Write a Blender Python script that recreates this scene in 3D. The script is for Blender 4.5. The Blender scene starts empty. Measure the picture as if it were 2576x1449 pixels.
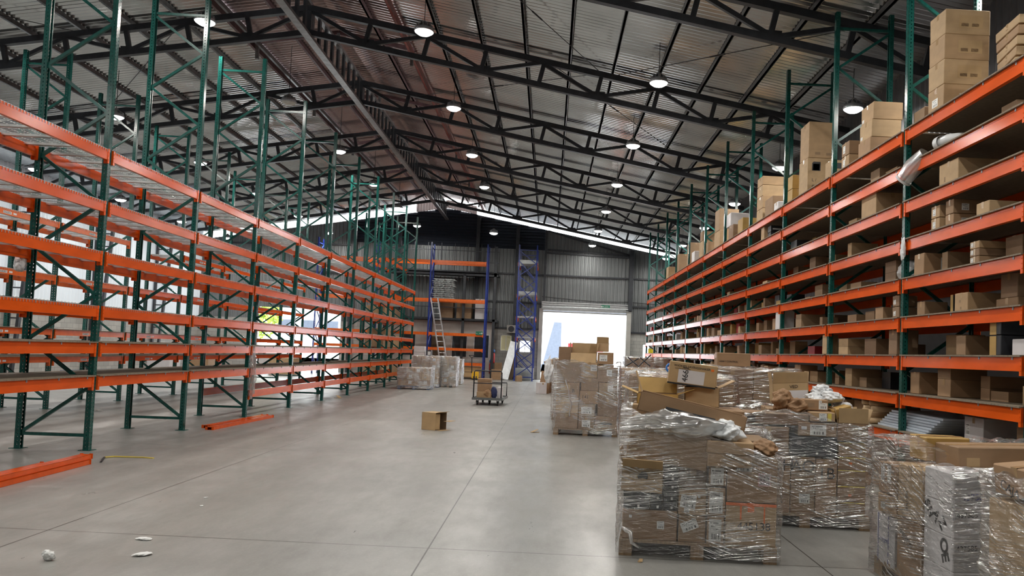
import bpy, math, random
from mathutils import Vector, Matrix
random.seed(7)
S = bpy.context.scene
COL = S.collection
PI = math.pi

# ------------------------------------------------------------------ materials
def nt(name):
    m = bpy.data.materials.new(name); m.use_nodes = True
    t = m.node_tree; b = t.nodes['Principled BSDF']
    return m, t, b
def N(t, typ, **k):
    n = t.nodes.new(typ)
    for a, v in k.items():
        if a.startswith('i_'):
            n.inputs[int(a[2:])].default_value = v
        else: setattr(n, a, v)
    return n
def L(t, a, b): t.links.new(a, b)
def math_n(t, op, a, b=None, c=None):
    n = t.nodes.new('ShaderNodeMath'); n.operation = op
    for i, v in enumerate((a, b, c)):
        if v is None: continue
        if isinstance(v, (int, float)): n.inputs[i].default_value = v
        else: t.links.new(v, n.inputs[i])
    return n.outputs[0]
def mixc(t, f, a, b):
    n = t.nodes.new('ShaderNodeMix'); n.data_type = 'RGBA'
    for i, v in ((0, f), (6, a), (7, b)):
        if isinstance(v, (int, float)): n.inputs[i].default_value = v
        elif isinstance(v, tuple): n.inputs[i].default_value = v if len(v) == 4 else (*v, 1)
        else: t.links.new(v, n.inputs[i])
    return n.outputs[2]
def noise(t, scale, detail=3, vec=None, rough=.5, stretch=None):
    n = t.nodes.new('ShaderNodeTexNoise'); n.inputs['Scale'].default_value = scale
    n.inputs['Detail'].default_value = detail; n.inputs['Roughness'].default_value = rough
    if vec is None:
        vec = t.nodes.new('ShaderNodeTexCoord').outputs['Object']
    if stretch:
        mp = t.nodes.new('ShaderNodeMapping'); mp.inputs['Scale'].default_value = stretch
        t.links.new(vec, mp.inputs[0]); vec = mp.outputs[0]
    t.links.new(vec, n.inputs['Vector'])
    return n.outputs['Fac']
def ramp(t, f, a, b, ca=0.0, cb=1.0):
    n = t.nodes.new('ShaderNodeMapRange'); n.clamp = True
    n.inputs[1].default_value = a; n.inputs[2].default_value = b
    n.inputs[3].default_value = ca; n.inputs[4].default_value = cb
    t.links.new(f, n.inputs[0]); return n.outputs[0]
def bump(t, b, h, dist=.01, strength=1.0):
    n = t.nodes.new('ShaderNodeBump'); n.inputs['Distance'].default_value = dist
    n.inputs['Strength'].default_value = strength
    t.links.new(h, n.inputs['Height']); t.links.new(n.outputs[0], b.inputs['Normal'])

def plain(name, col, rough=.5, metal=0.0, var=.12, scale=6, bumpd=0, stretch=None, spec=.5, coat=0):
    m, t, b = nt(name)
    f = noise(t, scale, 4, stretch=stretch)
    lo = tuple(c * (1 - var) for c in col); hi = tuple(min(1, c * (1 + var)) for c in col)
    L(t, mixc(t, ramp(t, f, .3, .7), lo, hi), b.inputs['Base Color'])
    b.inputs['Roughness'].default_value = rough; b.inputs['Metallic'].default_value = metal
    b.inputs['Specular IOR Level'].default_value = spec
    b.inputs['Coat Weight'].default_value = coat
    if bumpd: bump(t, b, f, bumpd)
    return m

def mat_floor():
    m, t, b = nt('polished_concrete')
    tc = t.nodes.new('ShaderNodeTexCoord').outputs['Object']
    n1 = noise(t, .35, 5, tc, .6); n2 = noise(t, 3.5, 6, tc, .65, (1, .35, 1)); n3 = noise(t, 40, 3, tc)
    c = mixc(t, ramp(t, n1, .35, .68), (.235, .232, .22), (.345, .338, .318))
    c = mixc(t, ramp(t, n2, .40, .72, 0, .55), c, (.20, .192, .178))
    c = mixc(t, ramp(t, n3, .55, .75, 0, .18), c, (.55, .53, .49))
    sep = t.nodes.new('ShaderNodeSeparateXYZ'); L(t, tc, sep.inputs[0])
    # saw cuts: along Y every 3.02 m, across every 5.1 m
    a = math_n(t, 'ABSOLUTE', math_n(t, 'SUBTRACT', math_n(t, 'MODULO', math_n(t, 'ADD', sep.outputs[0], 30.2 + .87 + 1.51), 3.02), 1.51))
    ysh = math_n(t, 'ADD', sep.outputs[1], math_n(t, 'MULTIPLY', sep.outputs[0], .075))
    d = math_n(t, 'ABSOLUTE', math_n(t, 'SUBTRACT', math_n(t, 'MODULO', math_n(t, 'ADD', ysh, 51.0 - 6.08 + 2.55), 5.1), 2.55))
    g = math_n(t, 'LESS_THAN', math_n(t, 'MINIMUM', a, d), .006)
    c = mixc(t, g, c, (.06, .055, .05))
    L(t, c, b.inputs['Base Color'])
    L(t, ramp(t, n2, .3, .75, .27, .46), b.inputs['Roughness'])
    b.inputs['Specular IOR Level'].default_value = .55
    bump(t, b, n3, .002, .25)
    return m

def mat_sheet(name, col, rough, metal, dirt=.25):
    m, t, b = nt(name)
    n1 = noise(t, .8, 4); n2 = noise(t, 5, 3)
    c = mixc(t, ramp(t, n1, .35, .7), col, tuple(x * (1 - dirt) for x in col))
    L(t, mixc(t, ramp(t, n2, .55, .8, 0, .3), c, tuple(x * .75 for x in col)), b.inputs['Base Color'])
    b.inputs['Roughness'].default_value = rough; b.inputs['Metallic'].default_value = metal
    return m

def mat_translucent(name, col, k=.968):
    m, t, b = nt(name)
    out = t.nodes['Material Output']
    tr = N(t, 'ShaderNodeBsdfTranslucent'); df = N(t, 'ShaderNodeBsdfDiffuse')
    tr.inputs[0].default_value = (*col, 1); df.inputs[0].default_value = (*col, 1)
    mx = N(t, 'ShaderNodeMixShader'); mx.inputs[0].default_value = k
    L(t, tr.outputs[0], mx.inputs[1]); L(t, df.outputs[0], mx.inputs[2]); L(t, mx.outputs[0], out.inputs[0])
    return m

def mat_block(name, plane='yz'):
    m, t, b = nt(name)
    tc = t.nodes.new('ShaderNodeTexCoord').outputs['Object']
    sep = t.nodes.new('ShaderNodeSeparateXYZ'); L(t, tc, sep.inputs[0])
    cb = t.nodes.new('ShaderNodeCombineXYZ')
    L(t, sep.outputs[1 if plane == 'yz' else 0], cb.inputs[0]); L(t, sep.outputs[2], cb.inputs[1])
    br = t.nodes.new('ShaderNodeTexBrick'); L(t, cb.outputs[0], br.inputs[0])
    br.inputs['Color1'].default_value = (.46, .45, .42, 1); br.inputs['Color2'].default_value = (.36, .355, .335, 1)
    br.inputs['Mortar'].default_value = (.2, .2, .19, 1); br.inputs['Scale'].default_value = 1
    br.inputs['Brick Width'].default_value = .4; br.inputs['Row Height'].default_value = .2
    br.inputs['Mortar Size'].default_value = .006
    L(t, br.outputs[0], b.inputs['Base Color']); b.inputs['Roughness'].default_value = .9
    return m

def mat_perf(name, col):
    """painted steel with punched holes; UV = (lateral metres, height metres), side walls shifted by 10"""
    m, t, b = nt(name)
    out = t.nodes['Material Output']
    f = noise(t, 18, 4)
    c = mixc(t, ramp(t, f, .35, .7), tuple(x * .8 for x in col), tuple(x * 1.2 for x in col))
    c = mixc(t, ramp(t, noise(t, 60, 2), .68, .74, 0, .6), c, (.25, .25, .22))
    L(t, c, b.inputs['Base Color'])
    b.inputs['Roughness'].default_value = .2; b.inputs['Specular IOR Level'].default_value = .4
    uv = t.nodes.new('ShaderNodeTexCoord').outputs['UV']
    sep = t.nodes.new('ShaderNodeSeparateXYZ'); L(t, uv, sep.inputs[0])
    u, v = sep.outputs[0], sep.outputs[1]
    a1 = math_n(t, 'ABSOLUTE', math_n(t, 'SUBTRACT', math_n(t, 'ABSOLUTE', u), .021))
    a2 = math_n(t, 'ABSOLUTE', math_n(t, 'SUBTRACT', u, 10))
    du = math_n(t, 'MINIMUM', a1, a2)
    vv = math_n(t, 'ADD', v, math_n(t, 'MULTIPLY', math_n(t, 'GREATER_THAN', u, 0), .025))
    dv = math_n(t, 'MULTIPLY', math_n(t, 'SUBTRACT', math_n(t, 'MODULO', vv, .0508), .0254), .62)
    r2 = math_n(t, 'ADD', math_n(t, 'MULTIPLY', du, du), math_n(t, 'MULTIPLY', dv, dv))
    hole = math_n(t, 'LESS_THAN', r2, .0068 ** 2)
    tp = t.nodes.new('ShaderNodeBsdfTransparent'); mx = t.nodes.new('ShaderNodeMixShader')
    L(t, hole, mx.inputs[0]); L(t, b.outputs[0], mx.inputs[1]); L(t, tp.outputs[0], mx.inputs[2])
    L(t, mx.outputs[0], out.inputs[0])
    return m

def mat_film(name, base=.12, bunch_glint=1.0, ang=.35, scale=1.0):
    m, t, b = nt(name); t.nodes.remove(b)
    out = t.nodes['Material Output']
    uv = t.nodes.new('ShaderNodeTexCoord').outputs['UV']
    def st(rot, sc, s, detail=4):
        mp = t.nodes.new('ShaderNodeMapping'); mp.inputs['Rotation'].default_value = (0, 0, rot)
        mp2 = t.nodes.new('ShaderNodeMapping'); mp2.inputs['Scale'].default_value = sc
        L(t, uv, mp.inputs[0]); L(t, mp.outputs[0], mp2.inputs[0])
        return noise(t, s * scale, detail, mp2.outputs[0], .62)
    wob = noise(t, 1.6, 2, uv)
    s1 = st(ang, (1.1, 30, 1), 2.4); s2 = st(-.14, (1.0, 42, 1), 2.6); s3 = st(.03, (3, 60, 1), 3.0)
    zone = ramp(t, wob, .46, .60)
    b1 = st(ang, (1.6, 11, 1), 2.0, 2); b2 = st(-.14, (1.3, 14, 1), 2.4, 2)
    crease = noise(t, 16, 3, uv, .6)
    h = math_n(t, 'ADD', math_n(t, 'ADD', b1, b2), math_n(t, 'MULTIPLY', crease, .35))
    h = math_n(t, 'ADD', h, math_n(t, 'MULTIPLY', s2, .12))
    bp = t.nodes.new('ShaderNodeBump'); bp.inputs['Distance'].default_value = .035; bp.inputs['Strength'].default_value = 1
    L(t, h, bp.inputs['Height'])
    g1 = t.nodes.new('ShaderNodeBsdfGlossy'); g1.inputs['Roughness'].default_value = .13; L(t, bp.outputs[0], g1.inputs['Normal'])
    g2 = t.nodes.new('ShaderNodeBsdfGlossy'); g2.inputs['Roughness'].default_value = .28; L(t, bp.outputs[0], g2.inputs['Normal'])
    for g_ in (g1, g2): g_.inputs['Color'].default_value = (1, 1, 1, 1)
    gl = t.nodes.new('ShaderNodeMixShader'); gl.inputs[0].default_value = .5; L(t, g1.outputs[0], gl.inputs[1]); L(t, g2.outputs[0], gl.inputs[2])
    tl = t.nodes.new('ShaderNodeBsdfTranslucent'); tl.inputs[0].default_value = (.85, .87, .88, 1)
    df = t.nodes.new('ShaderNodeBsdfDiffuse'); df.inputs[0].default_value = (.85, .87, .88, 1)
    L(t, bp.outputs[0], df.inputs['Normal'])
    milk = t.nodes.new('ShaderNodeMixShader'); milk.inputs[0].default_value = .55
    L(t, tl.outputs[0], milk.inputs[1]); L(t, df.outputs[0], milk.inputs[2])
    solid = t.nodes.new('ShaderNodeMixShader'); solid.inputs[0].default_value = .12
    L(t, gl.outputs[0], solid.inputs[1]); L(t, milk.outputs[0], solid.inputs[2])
    tp = t.nodes.new('ShaderNodeBsdfTransparent'); tp.inputs[0].default_value = (.965, .97, .97, 1)
    lw = t.nodes.new('ShaderNodeLayerWeight'); lw.inputs[0].default_value = .35; L(t, bp.outputs[0], lw.inputs['Normal'])
    glint_strands = math_n(t, 'MULTIPLY', ramp(t, s2, .49, .56), ramp(t, zone, 0, 1, .0, 1))  # streak masks: bunched film strands that also paint in lamp glints
    glint_strands2 = math_n(t, 'MULTIPLY', ramp(t, s1, .52, .59), ramp(t, noise(t, 2.1, 2, uv), .5, .62))
    mk = math_n(t, 'MULTIPLY', math_n(t, 'MAXIMUM', glint_strands, glint_strands2), bunch_glint)
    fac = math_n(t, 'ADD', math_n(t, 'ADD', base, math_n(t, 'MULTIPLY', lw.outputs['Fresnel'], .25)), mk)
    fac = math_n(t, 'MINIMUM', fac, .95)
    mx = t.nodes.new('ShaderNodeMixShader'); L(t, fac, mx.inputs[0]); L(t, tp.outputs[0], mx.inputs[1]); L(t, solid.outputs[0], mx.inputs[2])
    L(t, mx.outputs[0], out.inputs[0])
    return m

def mat_label():
    m, t, b = nt('printed_label')
    uv = t.nodes.new('ShaderNodeTexCoord').outputs['UV']
    sep = t.nodes.new('ShaderNodeSeparateXYZ'); L(t, uv, sep.inputs[0]); u, v = sep.outputs[0], sep.outputs[1]
    def n1d(cx, su, sv):
        cb = t.nodes.new('ShaderNodeCombineXYZ'); L(t, math_n(t, 'MULTIPLY', u, su), cb.inputs[0]); L(t, math_n(t, 'MULTIPLY', v, sv), cb.inputs[1])
        cb.inputs[2].default_value = cx; w = t.nodes.new('ShaderNodeTexWhiteNoise')
        fl = t.nodes.new('ShaderNodeVectorMath'); fl.operation = 'FLOOR'; L(t, cb.outputs[0], fl.inputs[0]); L(t, fl.outputs[0], w.inputs[0])
        return w.outputs[0]
    def band(x, a, c): return math_n(t, 'MULTIPLY', math_n(t, 'GREATER_THAN', x, a), math_n(t, 'LESS_THAN', x, c))
    bars = math_n(t, 'MULTIPLY', math_n(t, 'GREATER_THAN', n1d(1, 42, 0), .5), math_n(t, 'MULTIPLY', band(v, .1, .36), band(u, .18, .86)))
    rows = math_n(t, 'MULTIPLY', math_n(t, 'GREATER_THAN', n1d(2, 26, 14), .42), math_n(t, 'MULTIPLY', band(v, .44, .92), band(u, .1, .78)))
    rows = math_n(t, 'MULTIPLY', rows, math_n(t, 'GREATER_THAN', math_n(t, 'FRACT', math_n(t, 'MULTIPLY', v, 7)), .55))
    ink = math_n(t, 'MAXIMUM', bars, rows)
    L(t, mixc(t, ink, (.78, .78, .76), (.1, .1, .1)), b.inputs['Base Color']); b.inputs['Roughness'].default_value = .45
    return m

def mat_emit(name, col, s):
    m, t, b = nt(name)
    b.inputs['Base Color'].default_value = (.9, .9, .9, 1)
    b.inputs['Emission Color'].default_value = (*col, 1); b.inputs['Emission Strength'].default_value = s
    return m

M = {}
M['floor'] = mat_floor()
M['roof'] = mat_sheet('galvanised_roof_sheet', (.66, .68, .69), .17, .85)
M['roofred'] = mat_sheet('pinkish_roof_sheet', (.50, .39, .38), .23, .75)
M['wall'] = mat_sheet('grey_wall_sheet', (.20, .21, .215), .45, .35)
M['walllight'] = mat_translucent('translucent_wall_sheet', (.80, .86, .92))
M['louver'] = plain('dark_louvre_metal', (.035, .042, .06), .55, .2)
M['block'] = mat_block('concrete_block_side', 'yz'); M['blockx'] = mat_block('concrete_block_end', 'xz')
M['steel'] = plain('dark_structural_steel', (.035, .038, .045), .45, .2, .25)
M['purlin'] = plain('purlin_steel', (.13, .13, .135), .32, .6, .3)
M['redsteel'] = plain('red_oxide_steel', (.30, .085, .07), .5, .1, .3)
M['purplesteel'] = plain('maroon_primed_steel', (.12, .06, .062), .5, .2, .3)
M['ridgesteel'] = plain('grey_ridge_steel', (.19, .18, .18), .38, .4, .3)
M['green'] = mat_perf('green_punched_post', (.009, .088, .074))
M['greenb'] = plain('green_brace_paint', (.009, .088, .074), .24, 0, .25, 20, spec=.4)
M['bluep'] = mat_perf('blue_punched_post', (.02, .045, .28))
M['blueb'] = plain('blue_brace_paint', (.02, .045, .26), .3, 0, .25, 20)
M['orange'] = plain('orange_beam_paint', (.78, .105, .010), .17, 0, .10, 9, stretch=(1, .3, 1), spec=.28)
M['orangeb'] = plain('orange_beam_paint_light', (.74, .14, .022), .2, 0, .10, 9)
M['galv'] = plain('galvanised_wire', (.62, .64, .64), .35, .8, .2)
M['clip'] = plain('grey_clip', (.33, .33, .34), .4, .5)
M['board'] = plain('particle_board', (.22, .175, .125), .75, 0, .25, 14, stretch=(1, 3, 1))
M['pine'] = plain('pallet_pine', (.29, .195, .115), .8, 0, .3, 9, stretch=(6, 1, 1))
M['palletblue'] = plain('blue_pallet_paint', (.05, .10, .22), .6, 0, .3)
KR = []
for i, c in enumerate([(.35, .215, .118), (.29, .18, .10), (.42, .275, .15), (.25, .155, .09), (.46, .315, .175), (.32, .21, .122)]):
    KR.append(plain('kraft_board_%d' % i, c, .72, 0, .10, 5, stretch=(1, 1, 2)))
M['tan'] = plain('tan_board', (.46, .31, .16), .72, 0, .1)
M['inner'] = plain('board_inside', (.30, .20, .12), .85, 0, .1)
M['yellowbox'] = plain('yellow_brown_board', (.42, .26, .075), .6, 0, .12)
M['whitebox'] = plain('white_board', (.66, .63, .64), .5, 0, .06)
M['blackbox'] = plain('black_board', (.022, .024, .03), .4, 0, .2)
M['greybox'] = plain('dark_grey_board', (.06, .065, .075), .45, 0, .2)
M['redbox'] = plain('red_board', (.42, .03, .04), .5, 0, .15)
M['tape'] = plain('packing_tape', (.42, .28, .15), .18, 0, .05, spec=.7)
M['orangetape'] = plain('orange_tape', (.85, .18, .03), .3, 0, .1)
M['yellowtape'] = plain('yellow_strap', (.75, .60, .12), .35, 0, .1)
M['label'] = mat_label()
M['paper'] = plain('white_paper', (.75, .75, .74), .6, 0, .04)
M['ink'] = plain('black_ink', (.015, .015, .018), .5, 0, .1)
M['blueink'] = plain('blue_ink', (.03, .04, .25), .5, 0, .1)
M['pinkink'] = plain('pink_border_ink', (.75, .35, .36), .5, 0, .1)
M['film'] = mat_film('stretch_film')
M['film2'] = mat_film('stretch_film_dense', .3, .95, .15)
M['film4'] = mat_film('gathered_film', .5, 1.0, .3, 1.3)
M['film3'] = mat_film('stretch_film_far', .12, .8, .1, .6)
M['bag'] = plain('white_plastic_bag', (.74, .76, .78), .3, 0, .08, 12, .02)
M['kraftpaper'] = plain('crumpled_kraft_paper', (.30, .17, .085), .7, 0, .2, 9, .02)
M['lampbody'] = plain('lamp_aluminium', (.45, .47, .5), .35, .6)
M['lens'] = mat_emit('lamp_lens', (1, .99, .93), 60)
M['lensoff'] = plain('unlit_lens', (.75, .76, .72), .25)
M['black'] = plain('black_rubber', (.02, .02, .022), .6)
M['blackmetal'] = plain('black_metal', (.025, .026, .03), .35, .4)
M['trolley'] = plain('grey_trolley_steel', (.16, .17, .17), .4, .5)
M['yellow'] = plain('yellow_paint', (.85, .48, .02), .35)
M['alu'] = plain('aluminium', (.62, .64, .66), .35, .8)
M['shutter'] = plain('galvanised_shutter', (.45, .46, .47), .35, .7)
M['concrete'] = plain('concrete_render', (.42, .41, .385), .85, 0, .12, 2)
M['beigewall'] = plain('painted_office_wall', (.44, .40, .37), .8, 0, .05)
M['glass'] = plain('dark_window_glass', (.03, .035, .04), .08)
M['signgreen'] = plain('exit_sign_green', (.01, .16, .09), .4, 0, .05)
M['signyellow'] = plain('sign_yellow', (.80, .62, .03), .4, 0, .05)
M['outbuild'] = plain('pale_building_render', (.80, .82, .85), .8, 0, .05)
M['outblue'] = plain('bluish_render', (.10, .12, .16), .8, 0, .1)
M['outground'] = plain('pale_yard_concrete', (.72, .71, .69), .8, 0, .05)
M['leaf'] = plain('leaves', (.30, .42, .04), .6, 0, .4, 3, .1)
M['bark'] = plain('bark', (.12, .08, .05), .8)
M['blueplastic'] = plain('blue_plastic', (.04, .20, .60), .3)
M['duct'] = mat_film('frosted_duct_film', .55, .5, .3, 2)
M['pvc'] = plain('white_pvc', (.70, .71, .72), .3)
M['stackwhite'] = plain('bluish_white_panels', (.62, .70, .80), .35, .1, .05)
M['red'] = plain('red_paint', (.5, .03, .03), .35)
M['curtain'] = plain('yellow_floral_panel', (.75, .72, .50), .7, 0, .3, 25)

# ------------------------------------------------------------------ mesh building
class MB:
    def __init__(s): s.v = []; s.f = []; s.mi = []; s.uv = {}
    def quad(s, p, m=0, uv=None):
        b = len(s.v); s.v += [tuple(x) for x in p]; s.f.append(tuple(range(b, b + len(p)))); s.mi.append(m)
        if uv: s.uv[len(s.f) - 1] = uv
    def box(s, x0, y0, z0, x1, y1, z1, m=0):
        b = len(s.v)
        s.v += [(x0, y0, z0), (x1, y0, z0), (x1, y1, z0), (x0, y1, z0), (x0, y0, z1), (x1, y0, z1), (x1, y1, z1), (x0, y1, z1)]
        for f in ((0, 3, 2, 1), (4, 5, 6, 7), (0, 1, 5, 4), (1, 2, 6, 5), (2, 3, 7, 6), (3, 0, 4, 7)):
            s.f.append(tuple(b + i for i in f)); s.mi.append(m)
        return s
    def bar(s, p0, p1, w, h, up=(0, 0, 1), m=0):
        p0 = Vector(p0); p1 = Vector(p1); d = (p1 - p0).normalized(); u = Vector(up)
        if abs(d.dot(u)) > .99: u = Vector((1, 0, 0))
        r = d.cross(u).normalized(); u = r.cross(d).normalized()
        b = len(s.v)
        for p in (p0, p1):
            for a, c in ((-1, -1), (1, -1), (1, 1), (-1, 1)):
                s.v.append(tuple(p + r * (a * w / 2) + u * (c * h / 2)))
        for f in ((0, 3, 2, 1), (4, 5, 6, 7), (0, 1, 5, 4), (1, 2, 6, 5), (2, 3, 7, 6), (3, 0, 4, 7)):
            s.f.append(tuple(b + i for i in f)); s.mi.append(m)
        return s
    def tube(s, pts, r, n=8, m=0, cap=True, radii=None):
        P = [Vector(p) for p in pts]; b = len(s.v)
        prev = None
        for i, p in enumerate(P):
            d = (P[min(i + 1, len(P) - 1)] - P[max(i - 1, 0)]).normalized()
            u = Vector((0, 0, 1)) if abs(d.z) < .9 else Vector((1, 0, 0))
            if prev is not None: u = prev
            rr = d.cross(u)
            if rr.length < 1e-4: rr = d.cross(Vector((0, 1, 0)))
            rr.normalize(); uu = rr.cross(d).normalized(); prev = uu
            q = radii[i] if radii else r
            for k in range(n):
                a = 2 * PI * k / n
                s.v.append(tuple(p + rr * (math.cos(a) * q) + uu * (math.sin(a) * q)))
        for i in range(len(P) - 1):
            for k in range(n):
                s.f.append((b + i * n + k, b + i * n + (k + 1) % n, b + (i + 1) * n + (k + 1) % n, b + (i + 1) * n + k)); s.mi.append(m)
        if cap:
            s.f.append(tuple(b + k for k in reversed(range(n)))); s.mi.append(m)
            e = b + (len(P) - 1) * n
            s.f.append(tuple(e + k for k in range(n))); s.mi.append(m)
        return s
    def lathe(s, prof, c=(0, 0, 0), n=20, m=0):
        b = len(s.v)
        for r, z in prof:
            for k in range(n):
                a = 2 * PI * k / n; s.v.append((c[0] + r * math.cos(a), c[1] + r * math.sin(a), c[2] + z))
        for i in range(len(prof) - 1):
            for k in range(n):
                s.f.append((b + i * n + k, b + i * n + (k + 1) % n, b + (i + 1) * n + (k + 1) % n, b + (i + 1) * n + k)); s.mi.append(m)
        s.f.append(tuple(b + k for k in reversed(range(n)))); s.mi.append(m)
        e = b + (len(prof) - 1) * n; s.f.append(tuple(e + k for k in range(n))); s.mi.append(m)
        return s
    def mesh(s, name, mats, smooth=False):
        me = bpy.data.meshes.new(name); me.from_pydata(s.v, [], s.f)
        for m in (mats if isinstance(mats, (list, tuple)) else [mats]): me.materials.append(m)
        for p, i in zip(me.polygons, s.mi): p.material_index = i; p.use_smooth = smooth
        if s.uv:
            ul = me.uv_layers.new(name='UVMap')
            for fi, uvs in s.uv.items():
                for li, c in zip(me.polygons[fi].loop_indices, uvs): ul.data[li].uv = c
        me.update(); return me

def inst(name, me, parent=None, loc=(0, 0, 0), rot=(0, 0, 0)):
    o = bpy.data.objects.new(name, me); COL.objects.link(o); o.location = loc; o.rotation_euler = rot
    if parent: o.parent = parent
    return o
LABELS = {}
def tag(o, label, cat, group=None):
    n = len(label.split())
    if not 4 <= n <= 16: print('LABEL LEN', n, label)
    if label in LABELS and LABELS[label] != group: print('DUP LABEL', label)
    elif label in LABELS: print('DUP LABEL (group)', label)
    LABELS[label] = group
    o['label'] = label; o['category'] = cat
    if group: o['group'] = group
    return o
def thing(name, label, cat, loc=(0, 0, 0), rz=0, group=None):
    o = bpy.data.objects.new(name, None); COL.objects.link(o); o.location = loc; o.rotation_euler = (0, 0, rz)
    o.empty_display_size = .1
    return tag(o, label, cat, group)
def struct(name, me, loc=(0, 0, 0)):
    o = inst(name, me, None, loc); o['kind'] = 'structure'; return o
CACHE = {}
def cached(key, fn):
    if key not in CACHE: CACHE[key] = fn()
    return CACHE[key]
ORD = ['first', 'second', 'third', 'fourth', 'fifth', 'sixth', 'seventh', 'eighth', 'ninth', 'tenth', 'eleventh', 'twelfth', 'thirteenth', 'fourteenth', 'fifteenth', 'sixteenth']

# ------------------------------------------------------------------ camera
f_px = 1950.0; yaw, pitch, roll, camh = -.0418, .047, .0391, 1.554
cy, sy, cp, sp = math.cos(yaw), math.sin(yaw), math.cos(pitch), math.sin(pitch)
w = Vector((-sy * cp, cy * cp, sp)); r0 = Vector((cy, sy, 0)); u0 = r0.cross(w)
r = r0 * math.cos(roll) + u0 * math.sin(roll); u = -r0 * math.sin(roll) + u0 * math.cos(roll)
cam = bpy.data.cameras.new('camera'); co = bpy.data.objects.new('camera', cam); COL.objects.link(co)
co.matrix_world = Matrix(((r.x, u.x, -w.x, 0), (r.y, u.y, -w.y, 0), (r.z, u.z, -w.z, camh), (0, 0, 0, 1)))
cam.sensor_width = 36; cam.lens = f_px / 2576 * 36; cam.shift_x = -177 / 2576; cam.shift_y = 74 / 2576
cam.clip_start = .05; cam.clip_end = 400
S.camera = co

# ------------------------------------------------------------------ shell
RX = -6.05; XL = -19.6; XR = 7.15; Y0 = -4.0; YW = 44.15
SL = .175
def zroof(x): return 9.98 - SL * abs(x - RX)

me = MB().box(XL - .2, Y0, -.25, XR + .2, YW + .25, 0).mesh('floor', M['floor']); struct('floor', me)

def corrugated(p0, p1, ext, n_pitch, amp, normal, mi=0, mb=None, prof='sine'):
    """ribs run along ext vector; profile marches from p0 to p1"""
    mb = mb or MB(); p0 = Vector(p0); p1 = Vector(p1); e = Vector(ext); nn = Vector(normal)
    sub = 6 if prof == 'sine' else 4
    T = n_pitch * sub; b = len(mb.v)
    for i in range(T + 1):
        ph = (i % sub) / sub
        h = math.sin(2 * PI * i / sub) if prof == 'sine' else (1, 1, -1, -1)[i % 4]
        p = p0 + (p1 - p0) * ((i if prof == 'sine' else i + (.0, .0, -.5, -.5)[i % 4] * 0) / T) + nn * (amp * h)
        mb.v.append(tuple(p)); mb.v.append(tuple(p + e))
    for i in range(T):
        mb.f.append((b + 2 * i, b + 2 * i + 1, b + 2 * i + 3, b + 2 * i + 2)); mb.mi.append(mi)
    return mb

# ceiling: two slopes of corrugated sheet, plus raised ridge monitor, one object
mb = MB()
gapL, gapR = -8.3, -3.95
pitches = int((YW + .25 - Y0) / .155)
dx = XR + .35 - gapR
corrugated((gapR, Y0, zroof(gapR)), (gapR, YW + .25, zroof(gapR)), (dx, 0, -SL * dx), pitches, .034, (0, 0, 1), 0, mb)
dx = gapL - (XL - .35)
corrugated((gapL, Y0, zroof(gapL)), (gapL, YW + .25, zroof(gapL)), (-dx, 0, -SL * dx), pitches, .034, (0, 0, 1), 0, mb)
MH = .33
wd = 2.55
corrugated((RX, Y0, zroof(RX) + MH - .08), (RX, YW + .25, zroof(RX) + MH - .08), (wd, 0, -SL * wd), pitches, .034, (0, 0, 1), 1, mb)
corrugated((RX, Y0, zroof(RX) + MH - .08), (RX, YW + .25, zroof(RX) + MH - .08), (-wd, 0, -SL * wd), pitches, .034, (0, 0, 1), 1, mb)
struct('ceiling', mb.mesh('ceiling', [M['roof'], M['roofred']]))

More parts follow.
